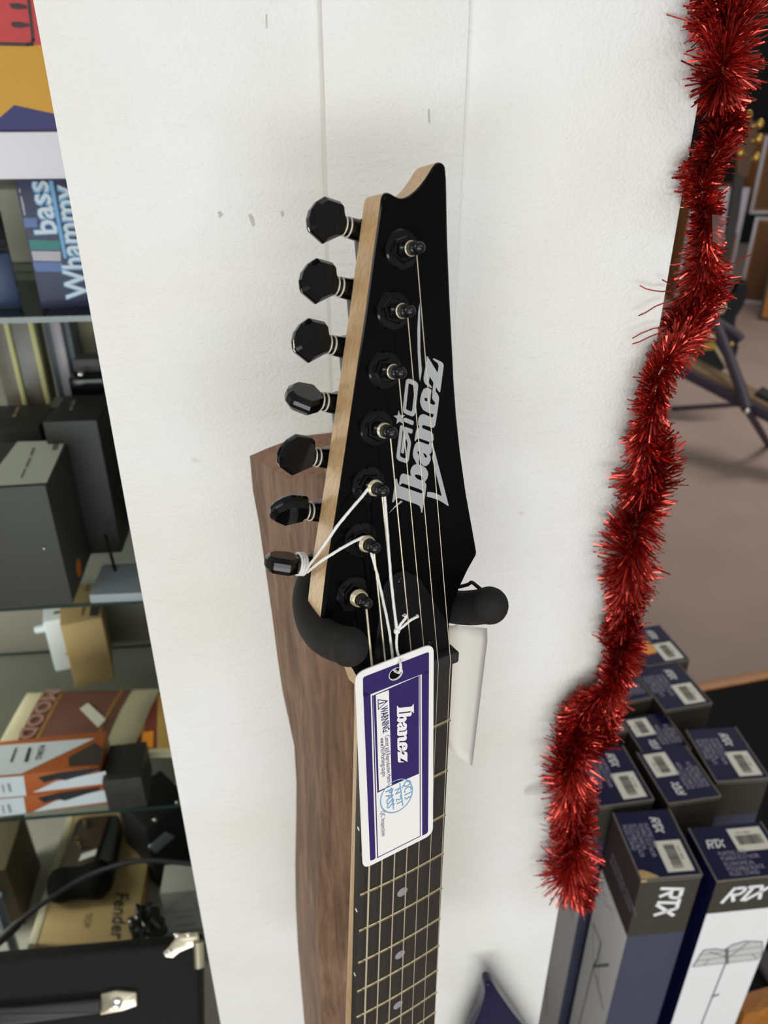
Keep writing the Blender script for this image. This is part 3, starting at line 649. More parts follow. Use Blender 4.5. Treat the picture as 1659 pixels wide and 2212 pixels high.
def resample(L, n=4):
    pts = smoothpath([p for p, r in L], n); rs = [r for p, r in L]; o = []
    for i, p in enumerate(pts):
        t = min(i / n, len(rs) - 1.0001); k = int(t); o.append((p, rs[k] * (1 - t + k) + rs[k + 1] * (t - k)))
    return o
tg_ = thing('tinsel_garland', 'red foil tinsel garland running down the right corner of the white column', 'tinsel', Matrix.Translation(onp(1540, 215, WP, WN)))
TGi = tg_.matrix_world.inverted()
mb = MB(); tinsel_strands(mb, [(TGi @ p, r) for p, r in resample(tpath(TPX, None))], 13500); tinsel_strands(mb, [(TGi @ p, r) for p, r in resample(tpath(TP2, 0.016))], 4600, bias=2.0)
o = mb.build('strands', TIN, tg_, 0); o['kind'] = 'stuff'
mb = MB(); mb.tube([TGi @ p for p, r in resample(tpath(TPX, None))], 0.0006, 6); mb.build('wire_core', NICKEL, tg_, 60)
# a few long loose strands over the white board
LS = [[(1450, 628), (1430, 630), (1412, 628), (1395, 624), (1382, 617)], [(1447, 614), (1430, 604)], [(1440, 652), (1415, 662), (1395, 675), (1379, 682)], [(1432, 706), (1410, 710), (1385, 720), (1366, 731)], [(1430, 717), (1402, 728), (1382, 738), (1366, 743)]]
mb = MB()
for l in LS:
    mb.tube([TGi @ onp(x, y, WP + WN * 0.006, WN) for x, y in l], 0.0004, 5)
o = mb.build('loose_strands', TIN, tg_, 60); o['kind'] = 'stuff'
# two scraps of clear tape
TAPE = bpy.data.materials.new('clear_tape'); TAPE.use_nodes = True
bs = TAPE.node_tree.nodes['Principled BSDF']; bs.inputs['Base Color'].default_value = (0.85, 0.83, 0.78, 1); bs.inputs['Roughness'].default_value = 0.25; bs.inputs['Alpha'].default_value = 0.13
nz = TAPE.node_tree.nodes.new('ShaderNodeTexNoise'); nz.inputs['Scale'].default_value = 260; bpn = TAPE.node_tree.nodes.new('ShaderNodeBump'); bpn.inputs['Distance'].default_value = 0.001
TAPE.node_tree.links.new(nz.outputs[0], bpn.inputs['Height']); TAPE.node_tree.links.new(bpn.outputs[0], bs.inputs['Normal'])
def sheet(name, poly, off, m, label):
    mb = MB(); P = [onp(x, y, WP + WN * off, WN) for x, y in poly]
    c = sum(P, Vector()) / len(P); n = len(P)
    mb.add(P + [p - WN * 0.0004 for p in P], [tuple(range(n)), tuple(range(2 * n - 1, n - 1, -1))] + [(i, n + i, n + (i + 1) % n, (i + 1) % n) for i in range(n)])
    return tag(mb.build(name, m, None, 0), label, 'tape')
sheet('tape_scrap', [(1539, 463), (1552, 465), (1564, 467), (1567, 480), (1570, 492), (1566, 502), (1568, 512), (1562, 524), (1558, 533), (1540, 521)], 0.026, TAPE, 'torn clear tape stuck on the upper half of the tinsel garland')
sheet('tape_scrap', [(1133, 1709), (1142, 1701), (1172, 1690), (1235, 1682), (1244, 1692), (1235, 1702), (1180, 1714), (1150, 1717), (1134, 1719)], 0.0012, TAPE, 'short strip of clear tape fixing the low end of the tinsel to the column')

# ------------------------------------------------------------ music stand boxes
HB = 0.65; BW, BL = 0.0775, 0.0995
NAVY = mat('navy_carton', (20, 22, 62), 0.45, var=(40, 0.1), spec=0.12)
BAND = mat('olive_grey_carton', (64, 62, 54), 0.5, var=(40, 0.06), spec=0.2)
SLATE = mat('slate_blue_carton', (62, 66, 88), 0.5, var=(40, 0.05))
CWHITE = mat('white_carton', (232, 233, 233), 0.5, var=(12, 0.02))
EDGE = mat('worn_carton_edge', (120, 116, 104), 0.7, var=(150, 0.3))
MAROON = mat('dark_maroon_carton', (58, 44, 46), 0.5, var=(30, 0.25))
LABELM = mat('cream_label', (232, 228, 212), 0.5); INK = mat('black_ink', (40, 38, 36), 0.6); LILAC = mat('pale_lilac_print', (168, 164, 182), 0.5)
PW = mat('white_print', (236, 238, 238), 0.5); LINE = mat('grey_line_print', (104, 112, 108), 0.6); SHADE = mat('pale_grey_print', (196, 198, 196), 0.6)
def rtx(mb, M, h, z, sh=0.22, mi=0):
    wd = h * 0.17
    L = [[(0, 0), (0.0, 1)], [(0, 0.93), (0.45, 0.93), (0.56, 0.83), (0.56, 0.6), (0.45, 0.5), (0.1, 0.5)], [(0.22, 0.46), (0.52, 0.04)], [(0.62, 0.93), (1.25, 0.93)], [(0.88, 0.9), (0.88, 0.02)], [(1.22, 0.96), (1.72, 0.02)], [(1.02, 0.02), (1.72, 0.9)]]
    for l in L: mb.stroke([((x + y * sh) * h, y * h) for x, y in l], wd, M, mi, z, False)
def rtx_box(label, flc, yaw, orient, H=HB, band=0.072, long_white=True, sticker=False, torn=False, group='upright music stand cartons', wdt=BW, lng=BL):
    # flc = world position of the carton's front-left top corner; orient 0: short side to the front, 1: long side, 2: turned end for end
    W_, D_ = (lng, wdt) if orient == 1 else (wdt, lng)
    M = rotz(yaw, (flc[0], flc[1], 0))
    t = thing('music_stand_box', label, 'box', M, group)
    P = [(0, 0), (W_, 0), (W_, D_), (0, D_)]
    mb = MB()
    short = (0, BAND, SLATE); 
    mats = [NAVY, BAND, SLATE, CWHITE, EDGE, MAROON]
    # which sides are the long white ones
    sides = {0: (1, 0, 1, 3), 1: (3, 0, 3, 0), 2: (1, 0, 1, 3)}[orient]
    lowers = {0: (2, 0, 2, 3), 1: (3, 0, 3, 0), 2: (2, 0, 2, 3)}[orient]
    uppers = {0: (1, 0, 1, 5), 1: (1, 0, 1, 0), 2: (1, 0, 1, 5)}[orient]
    zb = H - band
    for i in range(4):
        a, b = P[i], P[(i + 1) % 4]
        mb.add([(a[0], a[1], 0), (b[0], b[1], 0), (b[0], b[1], zb), (a[0], a[1], zb)], [(0, 1, 2, 3)], lowers[i])
        mb.add([(a[0], a[1], zb), (b[0], b[1], zb), (b[0], b[1], H), (a[0], a[1], H)], [(0, 1, 2, 3)], uppers[i])
    mb.add([(p[0], p[1], H) for p in P], [(0, 1, 2, 3)], 0); mb.add([(p[0], p[1], 0) for p in P], [(3, 2, 1, 0)], 0)
    mb.build('box_body', mats, t, 0)
    mb = MB()
    for i in (0, 1, 3):
        a, b = Vector((P[i][0], P[i][1], H)), Vector((P[(i + 1) % 4][0], P[(i + 1) % 4][1], H)); mb.tube([a.lerp(b, k / 6) + Vector((0, 0, random.uniform(-.0003, .0004))) for k in range(7)], 0.0011, 6)
    if orient != 1:
        mb.tube([(0, -0.0005, H - 0.004), (W_, -0.0005, H - 0.004)], 0.0007, 6)
    mb.build('worn_edge', EDGE, t, 60)
    # printed top in its own p (long) / q (short) frame
    if orient == 0: PM = frame((0, D_, H), (0, -1, 0), (1, 0, 0))
    elif orient == 1: PM = frame((0, 0, H), (1, 0, 0), (0, 1, 0))
    else: PM = frame((W_, 0, H), (0, 1, 0), (-1, 0, 0))
    PM = PM @ Matrix.Diagonal((lng / BL, wdt / BW, 1, 1))
    z = 0.0003; mb = MB()
    rtx(mb, PM @ Matrix.Translation((0.012, 0.045, 0)), 0.0125, z)
    mb.build('logo', PW, t, 0)
    mb = MB()
    text_geo(mb, 'PUPITRE LYRE\nPLIABLE ECO NOIR', 0.0082, PM @ Matrix.Translation((0.020, 0.0335, z)), 0, 0.72)
    text_geo(mb, 'ECONOMICAL\nFOLDABLE BLACK\nMUSIC STAND', 0.0082, PM @ Matrix.Translation((0.020, 0.0185, z)), 0, 0.74)
    mb.build('description_text', LILAC, t, 0)
    mb = MB(); mb.fill([[(0.048, 0.037), (0.093, 0.037), (0.093, 0.071), (0.048, 0.071)]], PM, 0, z)
    mb.build('barcode_label', LABELM, t, 0)
    mb = MB(); x = 0.054; rr = random.Random(3)
    while x < 0.088:
        ww = rr.choice((0.0004, 0.0008, 0.0013)); mb.fill([[(x, 0.046), (x + ww, 0.046), (x + ww, 0.060), (x, 0.060)]], PM, 0, z * 2); x += ww + rr.choice((0.0005, 0.0009))
    text_geo(mb, 'RTX  MSN4', 0.0042, PM @ Matrix.Translation((0.058, 0.0625, z * 2)), 0, 0.9)
    mb.build('barcode', INK, t, 0)
    # faces
    if orient == 0 and torn:
        mb = MB(); rtx(mb, frame((W_ * 0.36, -0.0005, H - 0.020), (0, 0, -1), (1, 0, 0), (0, -1, 0)), 0.031, 0, 0.16); mb.build('side_logo', PW, t, 0)
    if orient == 0:
        FM = frame((-0.0005, D_, 0), (0, -1, 0), (0, 0, 1), (-1, 0, 0))          # left side, x towards the front
        mb = MB(); text_geo(mb, 'ECONOMICAL FOLDABLE', 0.0105, FM @ Matrix.Translation((0.020, H - 0.060, 0)), 0, 0.74); text_geo(mb, 'BLACK MUSIC STAND', 0.0105, FM @ Matrix.Translation((0.020, H - 0.072, 0)), 0, 0.74)
        mb.build('side_text', LILAC, t, 0)
        mb = MB(); S_ = lambda l, wd: mb.stroke([(a * D_, H - band - b) for a, b in l], wd, FM, 0, 0)
        S_([(0.05, 0.010), (0.16, 0.022), (0.10, 0.030), (0.25, 0.022), (0.3, 0.034), (0.5, 0.018), (0.62, 0.026)], 0.0008); mb.build('script_print', LINE, t, 0); mb = MB()
        S_([(0.10, 0.11), (0.42, 0.105), (0.42, 0.145), (0.36, 0.172)], 0.003); S_([(0.10, 0.11), (0.36, 0.172)], 0.0012); S_([(0.36, 0.172), (0.74, 0.105)], 0.0032); S_([(0.36, 0.172), (0.86, 0.19)], 0.0028); S_([(0.42, 0.11), (0.60, 0.18)], 0.001)
        S_([(0.36, 0.172), (0.30, 0.40)], 0.0022); S_([(0.30, 0.40), (0.05, 0.50)], 0.002); S_([(0.30, 0.40), (0.6, 0.50)], 0.002)
        mb.build('stand_drawing', LINE, t, 0)
    elif orient == 1:
        FM = frame((0, -0.0005, 0), (1, 0, 0), (0, 0, 1), (0, -1, 0))
        mb = MB(); rtx(mb, FM @ Matrix.Translation((0.015, H - 0.044, 0)), 0.029, 0, 0.42); mb.build('side_logo', PW, t, 0)
        zt = H - band; mb = MB()
        desk = [(0.012, -0.077), (0.028, -0.077), (0.042, -0.082), (0.050, -0.072), (0.066, -0.067), (0.092, -0.072), (0.099, -0.1), (0.094, -0.112), (0.05, -0.112), (0.004, -0.112)]
        mb.fill([[(a, zt + b) for a, b in desk]], FM, 0, 0.0001); mb.build('desk_shade', SHADE, t, 0)
        mb = MB(); S_ = lambda l, wd: mb.stroke([(a, zt + b) for a, b in l], wd, FM, 0, 0.0003)
        S_(desk + desk[:1], 0.0012); S_([(0.008, -0.086), (0.04, -0.086), (0.095, -0.082)], 0.001); S_([(0.006, -0.099), (0.05, -0.098), (0.097, -0.097)], 0.001); S_([(0.045, -0.082), (0.052, -0.112)], 0.005)
        S_([(0.022, -0.083), (0.047, -0.097)], 0.0016); S_([(0.072, -0.070), (0.053, -0.097)], 0.0018); S_([(0.024, -0.099), (0.020, -0.111)], 0.0012); S_([(0.084, -0.097), (0.092, -0.108)], 0.0012)
        S_([(0.050, -0.112), (0.046, -0.30)], 0.0018); S_([(0.048, -0.19), (0.056, -0.187)], 0.003); S_([(0.046, -0.30), (0.02, -0.45)], 0.0018); S_([(0.046, -0.30), (0.075, -0.45)], 0.0018)
        mb.build('stand_drawing', LINE, t, 0)
    if sticker:
        mb = MB(); mb.fill([rounded([(0.011, 0.028), (0.037, 0.028), (0.037, 0.061), (0.011, 0.061)], 0.008)], frame((0, 0, H), (1, 0, 0), (0, 1, 0)), 0, 0.0008); o = mb.build('orange_sticker', mat('orange_sticker_paper', (244, 158, 18), 0.5), t, 0); o['label'] = 'orange price sticker'
    if torn:
        mb = MB(); mb.fill([[(0.000, 0.000), (0.024, 0.001), (0.016, 0.007), (0.006, 0.012), (0.001, 0.012)]], frame((0, 0, H), (1, 0, 0), (0, 1, 0)), 0, 0.0009); mb.fill([[(0.0, -0.004), (0.007, -0.004), (0.007, 0), (0, 0)]], frame((0, -0.0005, H - 0.001), (1, 0, 0), (0, 0, 1), (0, -1, 0)), 0, 0.0004)
        o = mb.build('torn_corner', mat('torn_kraft_board', (196, 166, 110), 0.8, var=(200, 0.25)), t, 0); o['label'] = 'torn corner showing tan board'
    return t
def top_at(px, py, H=HB): p = atz(px, py, H); return (p.x, p.y)
R_ = math.radians
rtx_box('carton with short side and torn tan corner to the front, nearest of the stand boxes', top_at(1385, 1900), R_(5), 0, torn=True, band=0.115)
rtx_box('carton with white long side and stand picture facing forward, right of the torn one', top_at(1549, 1904), R_(6), 1, band=0.064)
rtx_box('carton standing beyond the white fronted one, at the far right of the pile', top_at(1547.7, 1689), R_(5), 0)
rtx_box('turned round carton with label on its left, middle of the row behind the torn one', top_at(1444, 1737), R_(10), 2, lng=0.094)
rtx_box('carton half under the hanging tinsel, directly behind the torn cornered box', top_at(1296, 1743), R_(9), 0)
rtx_box('turned round carton with label on its left, in the centre of the pile', top_at(1396, 1620.5), R_(11), 2, H=HB - 0.012, wdt=0.0745, lng=0.078)
rtx_box('carton with label at its right front, farther back than the centre one', top_at(1436, 1536), R_(12), 0, wdt=0.082)
rtx_box('carton with an orange round sticker, farthest back of the pile', top_at(1398, 1440), R_(13), 0, sticker=True, wdt=0.080)
rtx_box('carton peeking out behind the tinsel, left of the back boxes', top_at(1316, 1524), R_(14), 2, wdt=0.076, lng=0.062)
rtx_box('carton nearly hidden by tinsel, left of the centre box', top_at(1302, 1577), R_(11), 0, H=HB - 0.01, wdt=0.042, lng=0.048)

# ------------------------------------------------------------ low platform right of the boxes
ORW = wood('orange_wood_edging', (160, 98, 40), (196, 132, 62), 20, (1, 4, 1), 0.45, 0.0003)
CARP = mat('black_carpet', (30, 28, 29), 0.95, var=(200, 0.3), bump=(500, 0.5, 0.001), spec=0.1)
ZP = 0.12
pc = atz(1610, 2193, ZP); pcR = atz(1660, 2183, ZP)
pb1 = atz(1500, 1476, ZP); pb2 = atz(1659, 1446, ZP)
pyaw = math.atan2(pb2.y - pb1.y, pb2.x - pb1.x)
pf = thing('display_platform', 'low black carpeted platform edged with orange wood beside the cartons', 'platform', rotz(pyaw, (pc.x, pc.y, 0)))
pi_ = pf.matrix_world.inverted(); dep = (pi_ @ pb1).y; PWd = 1.5
mb = MB(); mb.box((0.02, 0.02, 0), (PWd, dep - 0.02, ZP - 0.004)); mb.build('carpeted_top', CARP, pf, 0)
mb = MB()
for lo, hi in (((0, 0, 0), (PWd, 0.032, ZP)), ((0, 0.032, 0), (0.03, dep - 0.03, ZP)), ((0, dep - 0.03, 0), (PWd, dep, ZP))): mb.box(lo, hi, bev=0.002)
mb.build('wood_edging', ORW, pf, 40)
mb = MB(); mb.box((-0.02, dep, 0), (PWd, dep + 0.035, ZP * 0.55), bev=0.002); mb.build('dark_skirting', mat('dark_brown_wood', (44, 33, 28), 0.5), pf, 40)
mb = MB(); mb.box((0.075, 0.035, ZP - 0.004), (0.105, dep - 0.3, ZP + 0.012), bev=0.004); mb.build('inset_strip', mat('mauve_grey_strip', (72, 64, 68), 0.7), pf, 40)  # raised mauve grey strip parallel to the left edge
mb = MB(); a = atz(1560, 2230, 0.004); mb.box((a.x + 0.035, a.y - 0.25, 0.0), (a.x + 0.9, a.y + 0.36, 0.006), bev=0.002); tag(mb.build('floor_mat', CARP), 'black carpet mat on the floor in front of the orange edged platform', 'mat')

# ------------------------------------------------------------ blue guitar below
BLUE = mat('gloss_dark_blue_lacquer', (20, 22, 56), 0.15, spec=0.3, var=(6, 0.25))
bgz = Vector((0.0, 0, 0))
bp = atY(1060, 2125, 0.412)
bg_ = thing('electric_guitar', 'dark blue glossy guitar body whose pointed horn shows at the foot of the column', 'guitar', frame(bp, (0.985, 0.17, 0), (0, 0, 1)))
bpx = [(1049, 2124), (1054, 2119), (1061, 2120), (1068, 2125), (1080, 2143), (1100, 2172), (1128, 2212), (1160, 2262), (1210, 2340), (1240, 2420), (1235, 2520), (1180, 2600), (1215, 2700), (1240, 2850), (1180, 2990), (1060, 3030), (940, 2990), (900, 2850), (925, 2700), (955, 2600), (920, 2500), (918, 2400), (928, 2350), (950, 2380), (972, 2410), (990, 2390), (994, 2330), (1001, 2270), (1012, 2240), (1024, 2212), (1038, 2182), (1045, 2158), (1048, 2138)]
BM = bg_.matrix_world; bn = BM.to_3x3() @ Vector((0, 0, 1)); BMi = BM.inverted()
bout = [(lambda q: (q.x, q.y))(BMi @ onp(x, y + 7, bp, bn)) for x, y in bpx]
mb = MB(); mb.prism(bout, -0.012, 0.0, None, bev=0.0016); mb.build('body', BLUE, bg_, 60)
mb = MB(); cx_ = sum(p[0] for p in bout) / len(bout); cy_ = min(p[1] for p in bout) * 0.5
mb.box((cx_ - 0.04, cy_ - 0.012, 0.0), (cx_ + 0.04, cy_ + 0.012, 0.008), bev=0.003); mb.build('pickup', BLKMET, bg_, 40)

# ------------------------------------------------------------ things on the far floor to the right
ORG = mat('tan_orange_tolex', (124, 78, 36), 0.7, var=(60, 0.12), bump=(400, 0.2)); BRN = mat('brown_grille_cloth', (92, 62, 34), 0.85, var=(200, 0.2))
ALU = mat('pale_metal_trim', (176, 178, 186), 0.4, 0.3); LILP = mat('pale_lilac_panel', (178, 172, 184), 0.6)
def cub(A, B):
    x = (B - A); x.z = 0; wdt = x.length; x.normalize(); return frame(A, x, (-x.y, x.x, 0)), wdt
def amp(label, A, B, h, d, m, grille=True, panel=None, trim=ALU, group='amplifier cabinets on the far floor'):
    M, wd = cub(A, B); t = thing('amplifier_cabinet', label, 'amplifier', M, group)
    mb = MB(); mb.box((0, 0, 0), (wd, d, h), bev=0.008); mb.build('cabinet', m, t, 40)
    tw = 0.022; mb = MB()
    for lo, hi in (((0, -0.006, 0), (tw, 0.012, h)), ((wd - tw, -0.006, 0), (wd, 0.012, h)), ((tw, -0.006, 0), (wd - tw, 0.012, tw)), ((tw, -0.006, h - tw), (wd - tw, 0.012, h))): mb.box(lo, hi, bev=0.004)
    mb.build('edge_trim', trim, t, 40)
    if grille: mb = MB(); mb.box((0.04, -0.003, 0.04), (wd - 0.04, 0.004, h - 0.04), bev=0.002); mb.build('grille', BRN, t, 40)
    if panel: mb = MB(); mb.box((panel[0] * wd, -0.008, panel[1] * h), (panel[2] * wd, 0.0, panel[3] * h), bev=0.002); mb.build('control_panel', LILP, t, 40)
    return t
fa, fb = atz(1592, 652, 0), atz(1665, 660, 0)
yd = fa.y
h1 = atY(1592, 468, yd).z; h2 = atY(1592, 300, yd).z
amp('brown amplifier cabinet standing on the floor at the bottom of the far stack', fa, fb + (fb - fa) * 1.5, h1, 0.35, ORG)
amp('brown amplifier cabinet with pale edge trim on top of the far stack', atY(1618, 462, yd + 0.01), atY(1760, 470, yd + 0.01), h2 - h1, 0.33, ORG)
fc, fd = atz(1456, 652, 0), atz(1568, 652, 0); yk = fc.y
amp('brown amplifier cabinet with lilac front panel half hidden behind the tinsel', fc, fd, atY(1584, 405, yk).z, 0.35, ORG, panel=(0.5, 0.62, 0.98, 0.98))
fe, ff = atz(1637, 690, 0), atz(1790, 712, 0)
amp('bright tan orange cabinet nearest to the black guitar, at the right edge', fe, ff, atY(1655, 545, fe.y).z, 0.4, mat('bright_orange_tolex', (186, 116, 44), 0.7, var=(60, 0.1)), grille=False, trim=mat('dark_green_edge', (52, 62, 52), 0.6))
GOLD = mat('gold_hardware', (200, 160, 80), 0.3, 0.9); CREAM = mat('cream_plastic', (190, 176, 140), 0.5); BLKG = mat('gloss_black_body', (10, 10, 11), 0.15, spec=0.5)
# brown headstock with gold tuners seen above the stack
Yh = 2.6
hs = thing('guitar', 'brown guitar headstock with gold tuners showing beside the upper tinsel', 'guitar', Matrix.Translation(atY(1600, 340, Yh)))
hsi = hs.matrix_world.inverted()
def loc(px, py, Y): return hsi @ atY(px, py, Y)
def plate(mb, pts, Y, th, mi=0, fn=loc):
    P = [fn(x, y, Y) for x, y in pts]; n = len(P); mb.add(P + [p + Vector((0, th, 0)) for p in P], [tuple(range(n)), tuple(range(2 * n - 1, n - 1, -1))] + [(i, n + i, n + (i + 1) % n, (i + 1) % n) for i in range(n)], mi)
mb = MB(); plate(mb, [(1606, 272), (1622, 258), (1634, 264), (1637, 286), (1628, 330), (1616, 380), (1606, 384), (1592, 372), (1594, 330)], Yh, 0.018); mb.build('headstock', wood('brown_headstock_wood', (70, 44, 24), (104, 68, 36), 20, (1, 1, 1)), hs, 40)
mb = MB(); plate(mb, [(1590, 372), (1608, 384), (1596, 470), (1560, 640), (1538, 640), (1574, 470)], Yh + 0.004, 0.02); mb.build('neck', ROSE, hs, 40)
for x, y in ((1617, 249), (1642, 268), (1609, 282), (1640, 300), (1600, 330), (1634, 340)):
    mb = MB(); mb.sphere(loc(x, y, Yh - 0.004), 0.011, seg=12, sq=(1, 0.7, 1.2)); mb.tube([loc(x, y, Yh - 0.004), loc(1618 - (618 - x + 1000) * 0, y + 6, Yh + 0.006)], 0.004, 8); mb.build('tuner', GOLD, hs, 50)
# black guitar on a folding stand
Yg = 3.7
bk = thing('electric_guitar', 'black guitar body with cream pickups and gold parts resting on a folding stand', 'guitar', Matrix.Translation(atY(1540, 790, Yg)))
bki = bk.matrix_world.inverted()
def lk(px, py, Y): return bki @ atY(px, py, Y)
body = [(1500, 655), (1520, 650), (1545, 655), (1570, 648), (1588, 630), (1597, 608), (1607, 603), (1614, 612), (1615, 632), (1606, 660), (1590, 685), (1588, 700), (1592, 730), (1595, 752), (1590, 770), (1578, 788), (1556, 803), (1535, 806), (1515, 798), (1490, 780), (1468, 770), (1448, 740), (1445, 705), (1460, 680), (1478, 668)]
P = [lk(x, y, Yg + 0.12 * (806 - y) / 200) for x, y in body]; n = len(P); mb = MB(); o2 = Vector((0, 0.045, -0.008))
mb.add(P + [p + o2 for p in P], [tuple(range(n)), tuple(range(2 * n - 1, n - 1, -1))] + [(i, n + i, n + (i + 1) % n, (i + 1) % n) for i in range(n)]); mb.build('body', BLKG, bk, 40)
def bit(name, pts, m, th=0.01):
    mb = MB(); Q = [lk(x, y, Yg + 0.12 * (806 - y) / 200 - 0.002) for x, y in pts]; k = len(Q); mb.add([p - Vector((0, th, 0)) for p in Q] + Q, [tuple(range(k)), tuple(range(2 * k - 1, k - 1, -1))] + [(i, k + i, k + (i + 1) % k, (i + 1) % k) for i in range(k)]); mb.build(name, m, bk, 40)
bit('pickup', [(1533, 652), (1566, 650), (1567, 663), (1560, 676), (1543, 677), (1534, 664)], CREAM); bit('pickup', [(1512, 720), (1546, 718), (1549, 732), (1514, 735)], CREAM)
bit('bridge', [(1516, 739), (1543, 737), (1544, 753), (1520, 756)], GOLD); bit('pickguard', [(1540, 747), (1546, 745), (1572, 788), (1566, 793)], CREAM, 0.004)
mb = MB(); mb.sphere(lk(1580, 744, Yg), 0.012, seg=12); mb.build('knob', GOLD, bk, 50)
mb = MB(); mb.tube([lk(1530, 660, Yg + 0.07), lk(1540, 500, Yg + 0.25)], 0.022, 10); mb.build('neck', ROSE, bk, 50)
PURP = mat('dark_purple_metal', (48, 38, 52), 0.5, var=(30, 0.1)); TAN = mat('tan_bench_top', (116, 92, 62), 0.7, var=(15, 0.12))
p0, p1, p2, p3 = atY(1470, 808, 3.35), atY(1490, 782, 3.5), atY(1700, 905, 3.1), atY(1700, 932, 2.95)
st = thing('guitar_stand', 'long dark purple guitar stand with a tan padded rail and crossed legs', 'stand', Matrix.Translation((p0.x, p0.y, 0)))
sti = st.matrix_world.inverted()
def ls(px, py, Y): return sti @ atY(px, py, Y)
A_0, B_0 = ls(1440, 770, 3.42), ls(1720, 915, 3.05)
d = (B_0 - A_0).normalized(); sd = d.cross(Vector((0, 0, 1))).normalized()
FMs = frame(A_0, d, -sd); L0 = (B_0 - A_0).length
mb = MB(); mb.box((0, 0.0, -0.02), (L0, 0.12, 0.012), FMs, bev=0.006); mb.build('padded_rail', TAN, st, 40)
mb = MB(); mb.box((0, -0.025, -0.045), (L0, 0.0, 0.0), FMs, bev=0.004); mb.build('frame_bar', PURP, st, 40)
def leg(pts, r=0.017):
    mb = MB(); mb.tube(pts, r, 8); mb.build('leg', PURP, st, 50)
leg([ls(1530, 650, 3.5), ls(1547, 700, 3.42), ls(1575, 770, 3.3), ls(1604, 850, 3.15), ls(1614, 885, 3.08)], 0.024)
leg([ls(1548, 696, 3.44), ls(1590, 722, 3.40), ls(1602, 735, 3.38)], 0.022)
leg([ls(1584, 780, 3.42), ls(1615, 848, 3.3)], 0.009)
fl1, fl2 = sti @ atz(1452, 882, 0.012), sti @ atz(1600, 872, 0.012)
leg([fl1, fl2], 0.012); leg([sti @ atz(1660, 960, 0.012), ls(1614, 885, 3.08)], 0.016)
mb = MB(); mb.box((0, 0, -0.02), (0.10, 0.09, 0.03), frame(ls(1626, 858, 3.2), d, -sd), bev=0.005); mb.build('end_pad', mat('black_rubber_pad', (22, 20, 22), 0.8), st, 40)
for x, y in ((1614, 888),):
    mb = MB(); mb.sphere(ls(x, y, 3.05), 0.012, seg=12); mb.build('bolt', CHROME, st, 50)

# ------------------------------------------------------------ glass display cabinet on the left
CP = Vector((-0.30, 0.78, 0)); CI = -WN
CBM = frame(CP, WX, CI); CBi = CBM.inverted()
def cab(px, py, d=0.0): return onp(px, py, CP + CI * d, WN)
Z1, Z2, Z3 = cab(100, 686).z, cab(150, 1308).z, cab(200, 1758).z; Z4 = 0.20
ZT0, ZT1 = cab(50, 386).z, cab(50, 285).z
cb = thing('display_cabinet', 'glass shelved display cabinet behind the column, filled with pedals and cartons', 'cabinet', CBM)
GLS = glass_mat('clear_shelf_glass', (0.86, 0.9, 0.88), 0.10, 0); GED = mat('green_glass_edge', (34, 52, 48), 0.2, spec=0.7); PANE = glass_mat('front_pane_glass', (0.95, 0.97, 0.96), 0.04, 0)
xl, xr, dp = -0.75, 0.22, 0.40
for z in (Z1, Z2, Z3):
    mb = MB(); mb.box((xl + 0.01, 0.004, z - 0.006), (xr - 0.01, dp - 0.01, z)); o = mb.build('glass_shelf', [GLS, GED], cb, 0)
    for p in o.data.polygons:
        if abs(p.normal.z) < 0.5: p.material_index = 1
LITE = mat('white_laminate', (214, 214, 220), 0.5, var=(8, 0.02)); GREYB = mat('grey_cabinet_panel', (112, 108, 98), 0.7, var=(6, 0.15)); 
mb = MB(); mb.box((xl, -0.004, ZT0), (xr, 0.03, ZT1), bev=0.001); mb.build('top_rail', LITE, cb, 40)
mb = MB(); mb.box((xl + 0.013, 0.0305, ZT1 - 0.008), (xr - 0.013, dp - 0.001, ZT1 - 0.001)); mb.build('glass_top', GLS, cb, 0)  # unseen top, made of glass so overhead light reaches the shelves
mb = MB(); mb.box((xl, 0, Z4 - 0.03), (xr, dp, Z4)); mb.box((xl, 0, 0), (xr, 0.02, Z4 - 0.03)); mb.build('base', mat('pale_grey_laminate', (168, 166, 158), 0.6), cb, 0)
mb = MB(); mb.box((xl, dp, 0), (xr, dp + 0.015, ZT1)); mb.build('back_panel', GREYB, cb, 0)
mb = MB(); mb.box((xl, 0.0, 0), (xl + 0.012, dp, ZT0)); mb.build('side_panel', GREYB, cb, 0)
mb = MB(); mb.box((xr - 0.012, 0.0, 0), (xr, dp, ZT0)); mb.build('side_panel', GREYB, cb, 0)
mb = MB(); mb.box((xl + 0.013, -0.004, Z4), (xr - 0.013, -0.001, ZT0 - 0.001)); mb.build('front_pane', PANE, cb, 0)
ll = bpy.data.lights.new('cabinet_fill_side', 'AREA'); ll.shape = 'RECTANGLE'; ll.size = 1.0; ll.size_y = 0.05; ll.energy = 7; ll.color = (1, 0.95, 0.86)  # fill light added out of view to brighten the lower shelves
lo_ = bpy.data.objects.new('cabinet_fill_side', ll); COL.objects.link(lo_); lo_.matrix_world = CBM @ Matrix(((0, 0, -1, xl + 0.03), (0, 1, 0, 0.10), (1, 0, 0, 0.75), (0, 0, 0, 1)))
